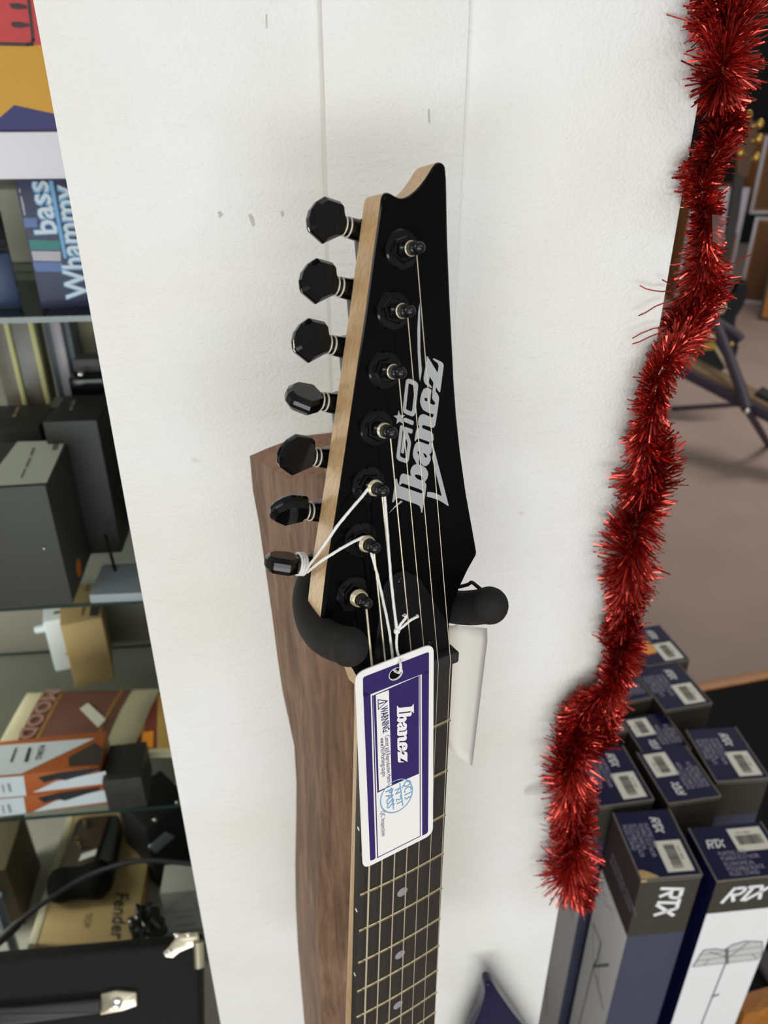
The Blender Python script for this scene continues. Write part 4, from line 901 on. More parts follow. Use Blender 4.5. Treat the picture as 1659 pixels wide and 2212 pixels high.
# painted panel standing on the cabinet top
pm = thing('painted_panel', 'red yellow and navy painted panel standing on top of the white cabinet edge', 'panel', frame(CP + CI * 0.004, WX, (0, 0, 1)))
pmi = pm.matrix_world.inverted()
def pp(px, py): q = pmi @ onp(px, py, CP + CI * 0.004, WN); return (q.x, q.y)
mb = MB(); a = pp(-160, 285.5); b = pp(108, 283); c = pp(70, -60); mb.box((a[0], ZT1, -0.012), (b[0] + 0.08, c[1], 0)); mb.build('board', mat('yellow_paint', (196, 146, 26), 0.5, var=(9, 0.14)), pm, 0)
mb = MB(); mb.fill([[pp(-160, -60), pp(90, -60), pp(90, 98), pp(-160, 92)]], None, 0, 0.0004); mb.build('red_area', mat('red_paint', (188, 56, 58), 0.55, var=(60, 0.14)), pm, 0)
mb = MB(); mb.fill([[pp(0, 254), pp(31, 227), pp(100, 242), pp(140, 250), pp(140, 283), pp(-60, 285), pp(-60, 300 - 20)]], None, 0, 0.0004); mb.build('navy_area', mat('navy_paint', (34, 34, 98), 0.5, var=(20, 0.1)), pm, 0)
mb = MB(); DK = mat('dark_outline_paint', (54, 44, 44), 0.6, var=(60, 0.2))
mb.stroke([pp(-160, 91), pp(60, 96), pp(69, 95), pp(72, 86), pp(58, -40)], 0.0026, None, 0, 0.0008); mb.build('outline', DK, pm, 0)
for l in ([(21, 8), (40, 7), (58, 12), (58, 19), (40, 20), (25, 18)], [(26, 48), (40, 47), (64, 52), (64, 57), (45, 60), (30, 59), (25, 54)]):
    mb = MB(); mb.fill([[pp(*p) for p in l]], None, 0, 0.001); mb.build('dark_slot', DK, pm, 0)

def item(name, label, cat, A, B, h, d, m, bev=0.0015, part='body', group=None):
    M, wd = cub(A, B); t = thing(name, label, cat, M, group); mb = MB(); mb.box((0, 0, 0), (wd, d, h), bev=bev); mb.build(part, m, t, 40); t['_w'] = wd; del t['_w']
    return t, wd
def face(t, d=-0.0006):                                  # pixel -> front face coords of a cuboid thing
    M = t.matrix_world if t.matrix_world != I4 else t.matrix_basis
    M = t.matrix_basis if False else M
    Mi = M.inverted(); n = (M.to_3x3() @ Vector((0, 1, 0))).normalized(); P0 = M @ Vector((0, d, 0))
    return lambda px, py: (lambda q: (q.x, q.z))(Mi @ onp(px, py, P0, n))
def topf(t, h):
    M = t.matrix_world; Mi = M.inverted(); P0 = M @ Vector((0, 0, h))
    return lambda px, py: (lambda q: (q.x, q.y))(Mi @ onp(px, py, P0, Vector((0, 0, 1))))
FF = Matrix(((1, 0, 0, 0), (0, 0, -1, 0), (0, 1, 0, 0), (0, 0, 0, 1)))       # x,y,z(out) -> front face of a cuboid
def print_front(t, name, polys, m, lift=0.0006, strokes=None, sw=0.001):
    fn = face(t, -lift); mb = MB()
    for l in polys: mb.fill([[fn(*p) for p in l]], FF, 0, lift)
    for l in (strokes or []): mb.stroke([fn(*p) for p in l], sw, FF, 0, lift)
    return mb.build(name, m, t, 0)
def print_top(t, h, name, polys, m, lift=0.0006, strokes=None, sw=0.001):
    fn = topf(t, h); mb = MB()
    for l in polys: mb.fill([[fn(*p) for p in l]], None, 0, h + lift)
    for l in (strokes or []): mb.stroke([fn(*p) for p in l], sw, None, 0, h + lift)
    return mb.build(name, m, t, 0)
def text_on(t, name, body, a, b, size, m, lift=0.0008, top=None, sx=1.0, bold=0.0, shear=0.0):
    fn = face(t, -lift) if top is None else topf(t, top)
    p = Vector(fn(*a)); q = Vector(fn(*b)); d = (q - p).normalized(); n = Vector((-d.y, d.x))
    M = frame((p.x, p.y, lift), (d.x, d.y, 0), (n.x, n.y, 0)) if top is None else frame((p.x, p.y, top + lift), (d.x, d.y, 0), (n.x, n.y, 0))
    if top is None: M = FF @ M
    mb = MB(); text_geo(mb, body, size, M, 0, sx, bold=bold, shear=shear, fit=(q - p).length); return mb.build(name, m, t, 0)

# --- top shelf
NB = mat('deep_indigo_carton', (46, 46, 84), 0.45, var=(8, 0.2)); LB = mat('light_blue_print', (120, 176, 226), 0.5); PB = mat('periwinkle_print', (98, 118, 176), 0.5); TEAL = mat('teal_print', (52, 128, 128), 0.5); PALE = mat('pale_pink_grey_print', (190, 182, 192), 0.5); WHP = mat('white_letter_print', (226, 230, 240), 0.5)
KR = mat('kraft_card', (176, 148, 100), 0.75, var=(30, 0.08)); DG = mat('dark_grey_carton', (62, 61, 57), 0.55, var=(12, 0.06)); BKC = mat('black_carton', (40, 38, 37), 0.5, var=(12, 0.1))
a, b = atz(90, 668, Z1), atz(290, 655, Z1); hA = onp(30, 372, a, WN).z - Z1
t, wd = item('pedal_carton', 'indigo carton with large sideways blue and white bass pedal lettering', 'box', a, b, min(hA, ZT0 - Z1 - 0.004), 0.09, NB, 0.001, 'box_body')
bpy.context.view_layer.update()
K = 200 / 1382
c = lambda L: [(x * K, 370 + y * K) for x, y in L]
print_front(t, 'blue_stripe', [c([(345, 695), (550, 695), (560, 835), (370, 845)]), c([(490, 1350), (920, 1360), (1000, 1500), (530, 1495)])], PB)
print_front(t, 'teal_stripe', [c([(425, 1020), (890, 1035), (900, 1175), (460, 1175)])], TEAL)
print_front(t, 'pale_stripe', [c([(465, 1190), (905, 1195), (910, 1345), (500, 1335)])], PALE)
print_front(t, 'small_print', [c([(280, 260), (300, 255), (310, 320), (290, 325)]), c([(300, 370), (325, 370), (360, 500), (385, 660), (360, 660), (330, 540)])], LILAC)
for nm, m, off, bo in (('lettering_outline', LB, 0.0008, 0.0014), ('lettering', WHP, 0.0012, 0.0003)):
    text_on(t, nm, 'bass', (124, 507), (101, 390), 0.030, m, off, None, 0.86, bo, 0.0)
    text_on(t, nm, 'Whammy', (191, 644), (158, 400), 0.031, m, off, None, 1.0, bo, 0.0)
print_front(t, 'underline', [c([(725, 140), (790, 140), (1000, 1300), (950, 1300)])], LB, 0.001)
# blue pedal left of it
PBL = mat('metallic_navy_enamel', (36, 52, 92), 0.35, 0.2, var=(20, 0.15))
a, b = atz(-45, 675, Z1), atz(48, 666, Z1); hp_ = onp(33, 545, b, WN).z - Z1
t, wd = item('effects_pedal', 'navy blue pedal with black treadle left of the indigo carton', 'pedal', a, b, hp_, 0.055, PBL, 0.003, 'housing')
mb = MB(); mb.box((0, -0.006, 0), (wd * 1.0, 0.06, 0.010), Matrix.Translation((0, 0.002, hp_ + 0.006)) @ Matrix.Rotation(R_(20), 4, 'X'), bev=0.003); mb.build('treadle', FOAM, t, 40)
mb = MB(); mb.box((0, 0.05, hp_ + 0.028), (wd * 0.85, 0.075, hp_ + 0.055), bev=0.004); mb.build('toe_block', PBL, t, 40)
mb = MB(); mb.lathe([(0.003, 0), (0.003, 0.009), (0.0015, 0.012), (0.0015, 0.022)], 12, Matrix.Translation((wd * 0.72, 0.012, hp_ + 0.012))); mb.build('footswitch', CHROME, t, 50)
for k in range(3):
    mb = MB(); mb.sphere((wd + 0.0004, 0.024 + 0.006 * k, hp_ * (0.75 - 0.26 * k)), 0.0018, seg=10); mb.build('socket', mat('pale_socket', (150, 155, 160), 0.4), t, 50)
a, b = cab(-20, 520, 0.30), cab(62, 515, 0.30); a.z = b.z = Z1
t, wd = item('carton', 'pale striped carton at the back of the top shelf', 'box', a, b, 0.09, 0.05, mat('pale_cream_carton', (168, 162, 146), 0.6), 0.001, 'box_body')
# --- second shelf
def on_shelf(pxl, pyl, pxr, pyr, d, z):
    a, b = cab(pxl, pyl, d), cab(pxr, pyr, d); top = (a.z + b.z) / 2; a.z = b.z = z; return a, b, top - z
a, b = atz(-70, 1322, Z2), atz(158, 1304, Z2); h = onp(101, 1048, b, WN).z - Z2; dd = (onp(148, 948, b, Vector((0, 0, 1))) - b)
back = atz(148, 948, Z2 + h); d1 = (back - b).dot(CI)
t, wd = item('carton', 'large dark grey carton with white lid label at the front of the second shelf', 'box', a, b, h, min(d1, 0.14), DG, 0.001, 'box_body')
bpy.context.view_layer.update()
LBL = mat('off_white_label', (214, 212, 196), 0.6)
print_top(t, h, 'label', [[(38, 955), (141, 953), (101, 1044), (-30, 1052), (0, 1005)]], LBL)
print_top(t, h, 'label_print', [[(71, 968), (76, 968), (70, 985), (65, 985)], [(63, 990), (68, 990), (60, 1010), (55, 1010)], [(53, 1014), (57, 1014), (48, 1034), (44, 1034)], [(116, 959), (128, 958), (124, 973), (112, 974)]], mat('grey_print', (120, 116, 108), 0.6), 0.001)
mb = MB(); mb.sphere((wd * 0.86, -0.001, h * 0.5), 0.0022, seg=10); mb.build('rivet', CHROME, t, 50)
mb = MB(); mb.fill([[(0.012 * math.cos(q), 0.012 * math.sin(q)) for q in [2 * PI * k / 20 for k in range(20)]]], frame((wd + 0.0006, 0.05, 0.02), (0, 1, 0), (0, 0, 1)), 0, 0); o = mb.build('orange_sticker', mat('orange_dot_paper', (222, 120, 44), 0.5), t, 0)
a, b, h = on_shelf(-60, 928, 83, 921, 0.17, Z2)
t, wd = item('carton', 'black carton with salmon lettering behind the white labelled one', 'box', a, b, h, 0.085, BKC, 0.001, 'box_body')
bpy.context.view_layer.update(); print_top(t, h, 'lid_print', [[(26, 903), (34, 902), (37, 894), (30, 894)], [(31, 892), (38, 892), (44, 879), (38, 879)]], mat('salmon_print', (170, 128, 106), 0.6), 0.001)
a, b, h = on_shelf(92, 914, 208, 906, 0.12, Z2)
t, wd = item('carton', 'black carton with pale lid patch, right of the white labelled one', 'box', a, b, h, 0.095, BKC, 0.001, 'box_body')
bpy.context.view_layer.update(); print_top(t, h, 'lid_print', [[(150, 888), (156, 888), (159, 879), (153, 879)], [(154, 877), (160, 877), (164, 866), (158, 866)]], mat('grey_lid_print', (130, 128, 118), 0.6), 0.001)
print_top(t, h, 'lid_patch', [[(108, 880), (120, 857), (138, 862), (126, 882)]], mat('grey_green_print', (98, 102, 94), 0.5))
YEL = mat('pale_yellow_edge', (176, 168, 112), 0.5); BLI = mat('blister_brown', (92, 82, 72), 0.3, var=(30, 0.5))
a, b, h = on_shelf(-30, 690, 66, 688, 0.27, Z2); h = min(h, Z1 - Z2 - 0.012)
t, wd = item('carton', 'see through package with pale yellow edges standing at the back of the second shelf', 'box', a, b, h, 0.04, BLI, 0.001, 'package')
mb = MB(); mb.box((wd * 0.93, -0.004, 0), (wd * 1.06, 0.01, h), bev=0.002); mb.build('yellow_edge', YEL, t, 40)
mb = MB(); mb.box((wd * 0.38, -0.004, 0), (wd * 0.5, 0.002, h), bev=0.002); mb.build('yellow_edge', YEL, t, 40)
mb = MB(); mb.box((wd * 0.05, -0.006, h * 0.02), (wd * 0.9, 0, h * 0.3), bev=0.002); mb.build('kraft_insert', KR, t, 40)
a, b, h = on_shelf(92, 690, 146, 686, 0.29, Z2); h = min(h, Z1 - Z2 - 0.012)
t, wd = item('carton', 'grey blue package with a lilac blister next to the yellow edged one', 'box', a, b, h, 0.04, mat('grey_blue_card', (84, 92, 104), 0.5), 0.001, 'package')
mb = MB(); mb.box((wd * 0.3, -0.012, h * 0.2), (wd * 0.78, 0, h * 1.0), bev=0.006); mb.build('lilac_blister', mat('lilac_plastic', (164, 154, 162), 0.35), t, 40)
a, b, h = on_shelf(146, 690, 232, 682, 0.33, Z2); h = min(h, Z1 - Z2 - 0.012)
t, wd = item('carton', 'tan kraft carton at the back of the second shelf beside the column', 'box', a, b, h, 0.05, mat('dull_kraft', (136, 126, 98), 0.7), 0.001, 'box_body')
a, b, h = on_shelf(150, 838, 222, 826, 0.225, Z2); az = h
a.z = b.z = Z2
t, wd = item('effects_pedal', 'small black pedal with a bright knob on the black carton at the back', 'pedal', a + Vector((0, 0, az - 0.02)), b + Vector((0, 0, az - 0.02)), 0.030, 0.06, BLKMET, 0.003, 'housing')
mb = MB(); mb.sphere((wd * 0.4, 0.004, 0.034), 0.0045, seg=12); mb.build('knob', CHROME, t, 50)
mb = MB(); mb.box((wd * 0.1, 0.02, 0.03), (wd * 0.95, 0.05, 0.05), bev=0.004); mb.build('lid', mat('plum_black_plastic', (62, 52, 54), 0.5), t, 40)
a, b, h2_ = on_shelf(150, 838, 222, 826, 0.225, Z2)
t, wd = item('carton', 'plain black carton carrying the small black pedal', 'box', a, b, az - 0.0205, 0.07, BKC, 0.001, 'box_body')
a, b = atz(196, 1303, Z2), atz(330, 1297, Z2)
t, wd = item('carton', 'flat grey blue slab added for a pale area of the second shelf beside the column', 'box', a, b, 0.012, 0.07, mat('pale_grey_blue_slab', (160, 166, 174), 0.45), 0.001, 'box_body')  # thin added slab standing in for a pale area at the shelf front
mb = MB(); P = smoothpath([cab(228, 1155, 0.09), cab(240, 1200, 0.07), cab(253, 1245, 0.05), cab(262, 1266, 0.04), cab(285, 1270, 0.035), cab(320, 1285, 0.025)], 6)
mb.tube(P, 0.0022, 8); tag(mb.build('cable', BLKMET), 'thin black cable over the flat grey blue slab', 'cable')
a, b, h = on_shelf(226, 960, 300, 950, 0.20, Z2)
t, wd = item('carton', 'tall near black block added for the dark background between the dark cartons and the column', 'box', a, b, h, 0.07, mat('dark_background_block', (22, 23, 26), 0.5), 0.001, 'box_body')  # added block standing in for the dark background in this gap
# --- third shelf
a, b = atz(163, 1486, Z3), atz(248, 1467, Z3); vn = Vector((-(b - a).y, (b - a).x, 0)).normalized(); h = onp(136, 1351, a, vn).z - Z3
bk_ = atz(187, 1238, Z3 + h); d1 = (bk_ - a).dot(vn)
t, wd = item('carton', 'tall tan kraft carton with black label standing on the third shelf', 'box', a, b, h, min(max(d1, 0.08), 0.17), KR, 0.0015, 'box_body')
bpy.context.view_layer.update()
print_top(t, h, 'black_label', [[(199, 1293), (221, 1290), (213, 1331), (193, 1331)]], INK)
print_top(t, h, 'print', [[(184, 1278), (190, 1278), (195, 1255), (189, 1255)], [(175, 1330), (180, 1330), (185, 1304), (180, 1304)]], mat('brown_ink', (110, 86, 52), 0.6))
WPD = mat('white_enamel', (212, 220, 228), 0.3)
a2, b2 = atz(120, 1452, Z3), atz(160, 1446, Z3); h = onp(89, 1346, a2, vn).z - Z3
t, wd = item('effects_pedal', 'white pedal box left of the tall kraft carton', 'pedal', a2, a2 + (b - a).normalized() * 0.055, h, 0.07, WPD, 0.004, 'housing')
mb = MB(); mb.lathe([(0.007, 0), (0.0065, 0.014), (0.005, 0.017)], 16, Matrix.Translation((0.0, 0.012, h * 0.82)) @ Matrix.Rotation(-PI / 2, 4, 'Y')); mb.build('knob', WPD, t, 50)
mb = MB(); mb.lathe([(0.004, 0), (0.004, 0.006), (0.002, 0.01)], 16, Matrix.Translation((0.028, 0, h * 0.34)) @ Matrix.Rotation(PI / 2, 4, 'X')); mb.build('footswitch', mat('tan_brass', (150, 130, 92), 0.4, 0.6), t, 50)
mb = MB(); mb.box((0.018, 0.02, h), (0.036, 0.026, h + 0.001)); mb.build('slot', INK, t, 0)
def pillow(name, label, corners, z, parts, hgt=0.014, n=24):
    # corners: back-left, back-right, front-right, front-left in pixels on height z; parts: (part name, u0, u1, v0, v1, material)
    Q = [atz(x, y, z) for x, y in corners]; c = sum(Q, Vector()) / 4; M = Matrix.Translation((c.x, c.y, z - 0.004)); Mi = M.inverted()
    t = thing(name, label, 'bag', M)
    def pos(u, v, k=0): 
        p = (Q[0] * (1 - u) + Q[1] * u) * (1 - v) + (Q[3] * (1 - u) + Q[2] * u) * v
        e = (max(0, math.sin(PI * u)) ** 0.45) * (max(0, math.sin(PI * v)) ** 0.45)
        return Mi @ (p + Vector((0, 0, hgt * e * (0.8 + 0.2 * math.sin(7 * u + 5 * v)) + k)))
    for nm, u0, u1, v0, v1, m, k in parts:
        mb = MB(); vs = [pos(u0 + (u1 - u0) * i / n, v0 + (v1 - v0) * j / n, k) for j in range(n + 1) for i in range(n + 1)]
        fs = [(j * (n + 1) + i, (j + 1) * (n + 1) + i, (j + 1) * (n + 1) + i + 1, j * (n + 1) + i + 1) for j in range(n) for i in range(n)]
        if k == 0:
            m0 = len(vs); bnd = [(i, 0) for i in range(n)] + [(n, j) for j in range(n)] + [(n - i, n) for i in range(n)] + [(0, n - j) for j in range(n)]
            low = [vs[j * (n + 1) + i].copy() for i, j in bnd]
            for p in low: p.z = 0.0
            vs += low; L = len(bnd)
            for q in range(L):
                i0, j0 = bnd[q]; i1, j1 = bnd[(q + 1) % L]; fs.append((j0 * (n + 1) + i0, m0 + q, m0 + (q + 1) % L, j1 * (n + 1) + i1))
            fs.append(tuple(m0 + q for q in range(L)))
        mb.add(vs, fs); mb.build(nm, m, t, 60)
    return t, pos
CRM = mat('cream_canvas_bag', (200, 190, 158), 0.8, var=(20, 0.06)); MRN = mat('maroon_label', (112, 70, 58), 0.7, var=(20, 0.06)); GLD = mat('gold_stripe', (158, 112, 52), 0.6)
zb = Z3 + 0.03
t, pos = pillow('strap_bag', 'cream bag with maroon label, gold stripes and a tilted price sticker', [(58, 1497), (345, 1488), (272, 1652), (-12, 1622)], zb, [('bag', 0, 1, 0, 1, CRM, 0), ('maroon_label', 0.14, 0.80, 0.02, 0.93, MRN, 0.0006), ('gold_stripe', 0.272, 0.302, 0.02, 0.93, GLD, 0.0011), ('gold_stripe', 0.715, 0.74, 0.02, 0.9, GLD, 0.0011)])
p, q, r_ = pos(0.252, 0.0, 0), pos(0.262, 0.72, 0), pos(0.16, 0.36, 0)
mb = MB(); d_ = (pos(0.175, 0.9, 0) - pos(0.20, 0.08, 0)).normalized(); u_ = (pos(0.26, 0.5, 0) - pos(0.16, 0.5, 0)).normalized()
o_ = pos(0.165, 0.03, 0.0045); nrm = d_.cross(u_); 
text_geo(mb, 'MOODY', 0.036, frame(o_ + Vector((0, 0, 0.003)), d_, u_ - d_ * u_.dot(d_)), 0, 0.98, bold=0.0010); mb.build('maker_lettering', mat('dusty_pink_print', (164, 126, 112), 0.7), t, 0)
mb = MB(); sc = [(172, 1531), (190, 1518), (229, 1554), (212, 1572)]; Ms = t.matrix_world if t.matrix_world != I4 else Matrix.Translation(t.location)
mb.add([Matrix.Translation(-t.location) @ atz(x, y, zb + 0.0145) for x, y in sc] + [Matrix.Translation(-t.location) @ atz(x, y, zb + 0.0137) for x, y in sc], [(3, 2, 1, 0), (4, 5, 6, 7), (0, 1, 5, 4), (1, 2, 6, 5), (2, 3, 7, 6), (3, 0, 4, 7)]); mb.build('price_sticker', LBL, t, 0)
t, pos = pillow('string_packet', 'maroon and mustard packet with an orange oval sticker against the column', [(303, 1500), (395, 1494), (440, 1630), (268, 1634)], Z3 + 0.024, [('bag', 0, 1, 0, 1, CRM, 0), ('maroon_label', 0.06, 0.42, 0.04, 0.93, mat('red_maroon_label', (124, 52, 40), 0.6), 0.0006), ('mustard_label', 0.42, 0.95, 0.04, 0.93, mat('mustard_label', (186, 148, 78), 0.6), 0.0006), ('gold_stripe', 0.17, 0.23, 0.2, 0.75, GLD, 0.0011), ('orange_sticker', 0.21, 0.37, 0.68, 0.92, mat('orange_oval_sticker', (240, 150, 34), 0.5), 0.0014)], 0.010)
# two tuner cartons
ORC = mat('rust_orange_carton', (176, 92, 46), 0.4, var=(12, 0.1)); PWH = mat('glossy_white_carton', (212, 216, 222), 0.3)
a, b = atz(-70, 1771, Z3), atz(232, 1737, Z3); vn2 = Vector((-(b - a).y, (b - a).x, 0)).normalized()
z1_ = onp(51, 1720, a, vn2).z - Z3; zt_ = onp(44, 1675, a, vn2).z - Z3
bkp = atz(237, 1578, Z3 + zt_); d1 = (bkp - b).dot(vn2)
for k, (lo, hi, lab) in enumerate(((0.0, z1_ - 0.0004, 'orange and white tuner carton at the bottom of the pair on the third shelf'), (z1_, zt_, 'orange and white tuner carton with dark lettering, upper of the pair on the third shelf'))):
    t, wd = item('tuner_carton', lab, 'box', a + Vector((0, 0, lo)), b + Vector((0, 0, lo)), hi - lo, min(d1, 0.13), ORC, 0.001, 'box_body', 'tuner cartons on the third shelf')
    bpy.context.view_layer.update(); h = hi - lo
    if k == 1:
        print_top(t, h, 'white_panel', [[(-80, 1617), (206, 1595), (46, 1672), (-80, 1682)]], PWH)
        text_on(t, 'maker_lettering', 'KORG', (86, 1612), (76, 1642), 0.012, INK, 0.0014, h, 0.95, 0.0002)
        print_top(t, h, 'small_print', [[(34, 1616), (37, 1617), (26, 1648), (22, 1648)], [(62, 1616), (68, 1616), (60, 1647), (52, 1647)]], INK, 0.0014)
        print_top(t, h, 'product_picture', [[(148, 1637), (205, 1605), (222, 1618), (218, 1652), (150, 1657)]], mat('dark_picture_print', (66, 58, 52), 0.4), 0.001)
    else: lo = 0
    print_front(t, 'white_end', [[(-80, 1776 - 46 * k), (57, 1757 - 40 * k + 2), (51, 1722 - 46 * k), (-80, 1732 - 46 * k)]], PWH)
    print_front(t, 'barcode', [[(3, 1740 - 45 * k), (7, 1740 - 45 * k), (11, 1757 - 45 * k), (7, 1757 - 45 * k)], [(15, 1738 - 45 * k), (21, 1737 - 45 * k), (26, 1755 - 45 * k), (20, 1756 - 45 * k)]], GREYTX, 0.001)
    print_front(t, 'dark_picture', [[(82, 1724 - 44 * k), (130, 1713 - 44 * k), (215, 1700 - 42 * k), (216, 1706 - 42 * k), (140, 1730 - 44 * k), (126, 1726 - 44 * k), (96, 1735 - 44 * k)]], mat('charcoal_print', (48, 48, 52), 0.4), 0.001)
    print_front(t, 'pale_foot', [[(70, 1754 - 42 * k), (120, 1730 - 42 * k), (228, 1706 - 40 * k), (231, 1732 - 40 * k)]], PWH, 0.0008)
a, b = atz(236, 1752, Z3), atz(318, 1742, Z3)
t, wd = item('carton', 'dark speckled carton right of the orange tuner cartons', 'box', a, b, 0.06, 0.07, mat('dark_speckled_carton', (50, 46, 42), 0.5, var=(60, 0.4)), 0.001, 'box_body')
# --- bottom shelf
zq = Z4 + 0.045
a, b = atz(75, 2058, zq), atz(288, 2036, zq); bl = atz(128, 1762, zq); vn3 = Vector((-(b - a).y, (b - a).x, 0)).normalized(); d1 = (bl - a).dot(vn3)
xa = (b - a).normalized(); sk = (bl - a).dot(xa) 
a.z = b.z = Z4
t, wd = item('flat_carton', 'flat kraft carton with script lettering under the wah pedal', 'box', a, b, 0.045, min(d1, 0.30), KR, 0.001, 'box_body')
bpy.context.view_layer.update()
text_on(t, 'maker_lettering', 'Fender', (250, 1928), (238, 2034), 0.034, INK, 0.001, 0.045, 0.9, 0.0005, 0.3); text_on(t, 'print', 'TCH', (184, 1975), (180, 2004), 0.017, INK, 0.001, 0.045, 0.8)
a2 = atz(54, 2062, zq); a2.z = Z4
t, wd = item('flat_carton', 'narrow cream edged carton left of the flat kraft one', 'box', a2, a2 + xa * ((a - a2).length - 0.002), 0.045, min(d1, 0.30), mat('cream_carton', (206, 198, 170), 0.6), 0.001, 'box_body')
# wah pedal
z0 = zq + 0.001
A = atz(108, 1962, z0); B = atz(240, 1950, z0); Ct = atz(150, 1792, z0)
xw = (B - A).normalized(); yw = Vector((-xw.y, xw.x, 0)); Lw = max(0.16, (Ct - A).dot(yw)); Ww = (B - A).length
M = frame(A, xw, yw)
t = thing('wah_pedal', 'black and brown wah pedal with rubber toe lying on the flat kraft carton', 'pedal', M)
mb = MB(); mb.prism(rounded([(0.01, 0.02), (Ww * 0.98, 0.02), (Ww * 0.92, Lw), (0.012, Lw)], 0.02), 0, 0.034, None, bev=0.004); mb.build('housing', mat('charcoal_enamel', (44, 46, 48), 0.5), t, 50)
mb = MB(); mb.prism(rounded([(0.004, 0.02), (Ww * 0.66, 0.02), (Ww * 0.72, Lw * 0.95), (0.03, Lw * 0.95)], 0.006), 0.034, 0.040, None, bev=0.001); mb.build('brown_plate', mat('dark_brown_plate', (70, 55, 44), 0.45, var=(40, 0.3)), t, 40)
mb = MB(); mb.tube([(Ww * u, 0.02 + 0.008 * u, 0.03) for u in (-0.02, 0.0, 0.06, 0.18, 0.34, 0.5, 0.68, 0.84, 0.96, 1.0)], [0.006, 0.017, 0.026, 0.030, 0.027, 0.026, 0.031, 0.033, 0.022, 0.008], 20); mb.build('rubber_toe', mat('black_rubber', (14, 13, 13), 0.8, spec=0.2), t, 60)
for u, v in ((0.34, 0.86), (0.30, 0.60), (0.37, 0.80), (0.36, 0.52)):
    mb = MB(); mb.lathe([(0.004, 0.04), (0.004, 0.048), (0.0025, 0.05), (0.0025, 0.056)], 12, Matrix.Translation((Ww * u, Lw * v, 0))); mb.build('knob', GOLD if v in (0.86, 0.60) else CHROME, t, 50)
mb = MB(); mb.fill([[(Ww * 0.4, Lw * 0.36), (Ww * 0.66, Lw * 0.42), (Ww * 0.66, Lw * 0.50), (Ww * 0.42, Lw * 0.45)]], None, 0, 0.0405); mb.build('white_sticker', WHITE, t, 0)
# black footswitch box with silver plate
a, b = atz(330, 1866, Z4 + 0.07), atz(425, 1796, Z4 + 0.07); a.z = b.z = Z4
t, wd = item('effects_pedal', 'black box with a silver blue plate standing at an angle by the column', 'pedal', a, b, 0.16, 0.10, mat('satin_black_enamel', (26, 26, 28), 0.45), 0.004, 'housing')
bpy.context.view_layer.update()
fn = face(t); q = [fn(*p) for p in ((319, 1829), (357, 1796), (378, 1806), (336, 1842))]
mb = MB(); mb.prism(rounded(q, 0.004, 4), 0, 0.003, FF, bev=0.001); mb.build('silver_plate', mat('silver_blue_plate', (150, 158, 172), 0.35, 0.3), t, 40)
for x, y in ((334, 1770), (383, 1733)):
    q = fn(x, y); mb = MB(); mb.sphere((q[0], -0.002, q[1]), 0.004, seg=10); mb.build('screw', CHROME, t, 50)
# stacked white cartons beside the column
GW = mat('pale_grey_carton', (172, 172, 162), 0.6, var=(12, 0.04))
for k in range(3):
    aa, bb = cab(346 + 8 * k, 1940 + 62 * (1 - k) * 0 + 0, 0.05), cab(470, 1925, 0.05)
zst = Z4
wa, wb = cab(352, 1960, 0.06), cab(480, 1948, 0.06)
hz = [cab(365, 2080, 0.06).z, cab(360, 2030, 0.06).z, cab(352, 1978, 0.06).z, cab(345, 1930, 0.06).z]
hz = [max(Z4, v) for v in hz]; lo = Z4
LABS = ['pale grey carton at the bottom of the stack by the column', 'pale grey carton in the middle of the stack by the column', 'pale grey carton with a printed triangle on top of the stack by the column']
for k in range(3):
    hi = hz[k + 1]
    if hi - lo < 0.01: hi = lo + 0.03
    A2, B2 = Vector((wa.x, wa.y, lo)), Vector((wb.x, wb.y, lo))
    t, wd = item('flat_carton', LABS[k], 'box', A2, B2, hi - lo - 0.0004, 0.055, GW, 0.001, 'box_body', 'pale cartons stacked by the column'); bpy.context.view_layer.update(); hh = hi - lo
    if k < 2:
        mb = MB(); mb.box((wd * 0.15, -0.0006, hh * 0.42), (wd * 0.48, 0, hh * 0.62)); mb.build('print', GREYTX, t, 0)
    else:
        mb = MB(); mb.stroke([(wd * 0.0, hh * 0.1), (wd * 0.46, hh * 0.9), (wd * 0.60, hh * 0.15), (wd * 0.0, hh * 0.1)], 0.0016, FF, 0, 0.0006); mb.build('triangle_print', GREYTX, t, 0)
    lo = hi
# crumpled black plastic
random.seed(11)
a = atz(325, 2035, Z4 + 0.02); bm = bmesh.new(); bmesh.ops.create_icosphere(bm, subdivisions=4, radius=1)
for v in bm.verts:
    d = 1 + 0.22 * math.sin(7 * v.co.x + 3 * v.co.z) * math.sin(6 * v.co.y + 2) + 0.1 * math.sin(17 * v.co.z + 9 * v.co.x); v.co = Vector((v.co.x * 0.026 * d, v.co.y * 0.03 * d, v.co.z * 0.05 * d))
mb = MB(); bm.verts.index_update(); mb.add([v.co.copy() for v in bm.verts], [tuple(v.index for v in f.verts) for f in bm.faces], 0, Matrix.Translation((a.x, a.y, Z4 + 0.052))); bm.free()
tag(mb.build('plastic_bag', mat('glossy_black_film', (26, 25, 26), 0.18, spec=0.7), None, 180), 'crumpled glossy black plastic bag beside the flat kraft carton', 'bag')
